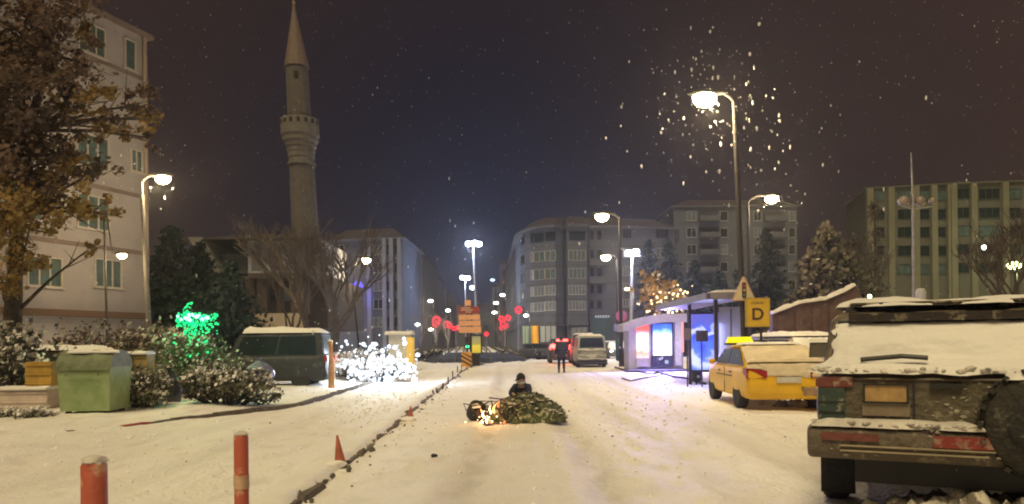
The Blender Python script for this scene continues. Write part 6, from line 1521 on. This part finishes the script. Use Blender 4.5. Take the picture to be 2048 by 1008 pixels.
for k in range(26):
    x = rn.uniform(-.5, .2); y = rn.uniform(-.45, -.2); a = rn.uniform(0, PI); L = rn.uniform(.12, .3)
    mb.tube([(x, y, rn.uniform(.02, .3)), (x + math.cos(a) * L, y + rn.uniform(-.06, .06), rn.uniform(.05, .42))], [.022, .012], 5)
mb.build('charred_sticks', MATS['charred_branch'] if 'charred_branch' in MATS else BARK, t)
mb = MB()
for k in range(46):
    x = rn.uniform(-.85, .35); a = rn.uniform(-.5, .5); L = rn.uniform(.2, .5); z = rn.uniform(.05, .45) * (1 if x > -.5 else .7); y = rn.uniform(-.35, .2)
    mb.tube([(x, y, z), (x + L * .5 * math.cos(a), y + rn.uniform(-.1, .1), z + rn.uniform(-.05, .1)), (x + L * math.cos(a), y + rn.uniform(-.15, .15), max(.02, z + math.sin(a) * L * .5))], [.014, .012, .005], 5)
mb.build('branches', mat('charred_branch', (.03, .022, .018), .9, .4, 8), t, smooth=True)
# embers heap
mb = MB()
for k in range(60): mb.ico((rn.gauss(-.48, .17), rn.gauss(-.1, .15), rn.uniform(0, .20)), rn.uniform(.03, .08), .4, 1, rn)
mb.build('charred_lumps', mat('charred_lump', (.04, .025, .018), .95, .5, 10, .6, 20), t)['kind'] = 'stuff'
def flame(x, y, z, h, r, lean, m, seed):
    vs = []; fs = []; n, k_ = 8, 9
    for i in range(k_):
        f_ = i / (k_ - 1); rad = r * (math.sin(PI * min(1, f_ * .8 + .2)) ** .8) * (1 - f_ * .65); cx = x + lean * f_ ** 1.5 + .12 * h * math.sin(f_ * 6 + seed); cy = y + .06 * h * math.cos(f_ * 7 + seed)
        for q in range(n): a = 2 * PI * q / n; vs.append((cx + rad * math.cos(a), cy + rad * .7 * math.sin(a), z + h * f_))
    for i in range(k_ - 1):
        for q in range(n): fs.append((i * n + q, i * n + (q + 1) % n, (i + 1) * n + (q + 1) % n, (i + 1) * n + q))
    mb = MB(); mb.add(vs, fs); return mb
FL = emis_pic('flame', [(0, (1, .62, .28)), (.45, (1, .42, .14)), (1, (.9, .2, .04))], 'Z', 3.2, .5, 0, .3); FLH = emitm('flame_hot', (1, .72, .42), 3.0); EMB = emitm('ember', (1, .22, .06), 1.6)
for k, (x, y, z, h, r, ln_, m_) in enumerate(((-.48, -.3, .06, .36, .05, .06, FLH), (-.40, -.28, .05, .46, .045, .10, FL), (-.58, -.3, .08, .20, .05, -.05, FLH), (-.52, -.34, .02, .14, .07, .1, FLH), (-.66, -.26, .10, .22, .04, .02, FL), (-.31, -.3, .05, .26, .05, .04, FL), (-.12, -.36, .06, .22, .04, .03, FL), (-.36, -.36, .02, .13, .06, .04, FLH), (-.28, -.2, .2, .3, .035, -.04, EMB), (-.62, -.38, .0, .10, .05, .0, FL), (-.2, -.42, .0, .08, .04, .0, EMB), (-.45, -.45, .0, .09, .05, .0, EMB))):
    flame(x, y, z, h * .78, r * .8, ln_ * .8, m_, k).build('flame', m_, t, smooth=True)
pointlight(t, (-.48, -.55, .35), 9, (1, .45, .15), .15)
em = []
for k in range(34): em.append(((rn.gauss(-.48, .17), rn.uniform(-.52, -.18), rn.uniform(.01, .26)), rn.uniform(.008, .022)))
bulbs(t, em, FLH, 'ember', .35)
# scrap of black drum at the left end
t3 = thing('fallen_drum', 'blackened pot-like drum tipped at the left end of the burning heap', 'drum', (P(950, 815, 14.2).x, 14.2, .0), R(20))
mb = MB(); mb.lathe([(.10, -.02), (.15, .0), (.17, .10), (.17, .26), (.14, .27), (.13, .12), (.001, .10)], n=20); o = mb.build('drum', mat('burnt_metal', (.022, .018, .016), .6, .5, 6, .4, 14), t3, smooth=True); o.rotation_euler = (R(48), R(12), 0); o.location = (0, .1, .12)
MB().tube([(-.17, 0, .22), (-.22, 0, .36), (-.1, .05, .33), (.02, .05, .40), (.12, .05, .34), (.3, .08, .25)], .014, 6).build('handle', BLACK, t3, smooth=True)
snowpatch((-.12, -.08, .26), (.1, -.08, .28), (.1, .1, .34), (-.12, .1, .33), .04, 'snow_patch', t3, 2, 8, 6)
# small chunk on the road
q = G(868, 916); t4 = thing('stone_chunk', 'small black lump lying alone on the snow of the near road', 'stone', (q.x, q.y, 0.02)); MB().ico((0, 0, .01), .035, .25, 2, random.Random(1), sq=(1.3, 1, .7)).build('stone', mat('black_stone', (.02, .02, .03), .7), t4)

# ------------------------------------------------------------------ pale lumps added on the road in place of light specks
rn = random.Random(90); mb = MB(); md_ = MB()
for (px, py, sx, sy, n) in ((760, 800, 75, 40, 330), (1320, 810, 75, 35, 70), (1000, 860, 400, 60, 260), (300, 900, 250, 50, 120)):
    for k in range(n):
        a, b = rn.gauss(px, sx), rn.gauss(py, sy)
        if b < 742: continue
        g_ = G(a, b); r = rn.uniform(.006, .017) * (1 + g_.y / 16)
        mb.ico((g_.x, g_.y, gz(g_.x, g_.y) + r * .4), r, .35, 1, rn)
for k in range(150):
    y = rn.uniform(6.5, 40); x = kx(y) + rn.gauss(.25, .35) if rn.random() < .6 else rn.uniform(-6, 6)
    md_.ico((x, y, gz(x, y) + .004), rn.uniform(.005, .02), .4, 1, rn)
struct(mb.build('glint_lumps', mat('glint_lump', (.92, .93, .95), .7, .03, 5), fix=False), 'stuff')
struct(md_.build('grit', mat('grit_dark', (.06, .05, .04), .9), fix=False), 'stuff')

# ------------------------------------------------------------------ falling snow, with flakes bunched at the lamps to imitate drop glare
rn = random.Random(77); mb = MB()
def flake(p, r): mb.ico(p, r, .3, 1, rn, sq=(rn.uniform(.6, 1.0), rn.uniform(.5, 1), rn.uniform(.9, 2.2)))
for (px, py, Y, n, sd_) in ((1425, 200, 21.5, 110, .8), (1430, 220, 21, 120, 1.7), (1480, 260, 22, 110, 3.0), (1490, 300, 22, 40, 1.0), (319, 354, 32, 80, 1.2), (1537, 394, 38, 40, 1.4), (1210, 430, 44, 40, 1.6), (946, 492, 80, 50, 4.0), (930, 558, 120, 26, 5.0), (390, 660, 21, 40, .6), (760, 740, 27, 110, 1.7), (1310, 700, 34, 40, 1.4)):
    c = P(px, py, Y)
    for k in range(n):
        v = Vector((rn.gauss(0, sd_), rn.gauss(-.3, sd_ * .7), rn.gauss(0, sd_ * .95)))
        p = c + v
        if p.z < .1: continue
        flake(p, rn.choice((.006, .008, .010, .012, .015, .019, .026, .038)) * rn.uniform(.8, 1.2) * max(1, Y / 30))
for k in range(2200):
    Y = rn.uniform(4, 60); p = P(rn.uniform(0, 2048), rn.uniform(0, 1000), Y)
    if p.z > .1: flake(p, rn.uniform(.003, .009) * (Y / 13) ** .8)
o = mb.build('snow_and_glare_flakes', mat('snow_glare_flake', (.55, .55, .55), .8), fix=False); struct(o, 'stuff')

# ------------------------------------------------------------------ haze volume added to give the lamps halos
hz = MB(); hz.box((0, 175, 20), (500, 540, 46)); ho = hz.build('haze', SNOW); struct(ho, 'stuff')
hm = bpy.data.materials.new('halo_haze'); hm.use_nodes = True; _n = hm.node_tree; _n.nodes.clear()
_v = _n.nodes.new('ShaderNodeVolumePrincipled'); _v.inputs['Color'].default_value = (.85, .85, .9, 1); _v.inputs['Density'].default_value = HAZE; _v.inputs['Anisotropy'].default_value = .75
_o = _n.nodes.new('ShaderNodeOutputMaterial'); _n.links.new(_v.outputs[0], _o.inputs['Volume'])
ho.data.materials.clear(); ho.data.materials.append(hm)
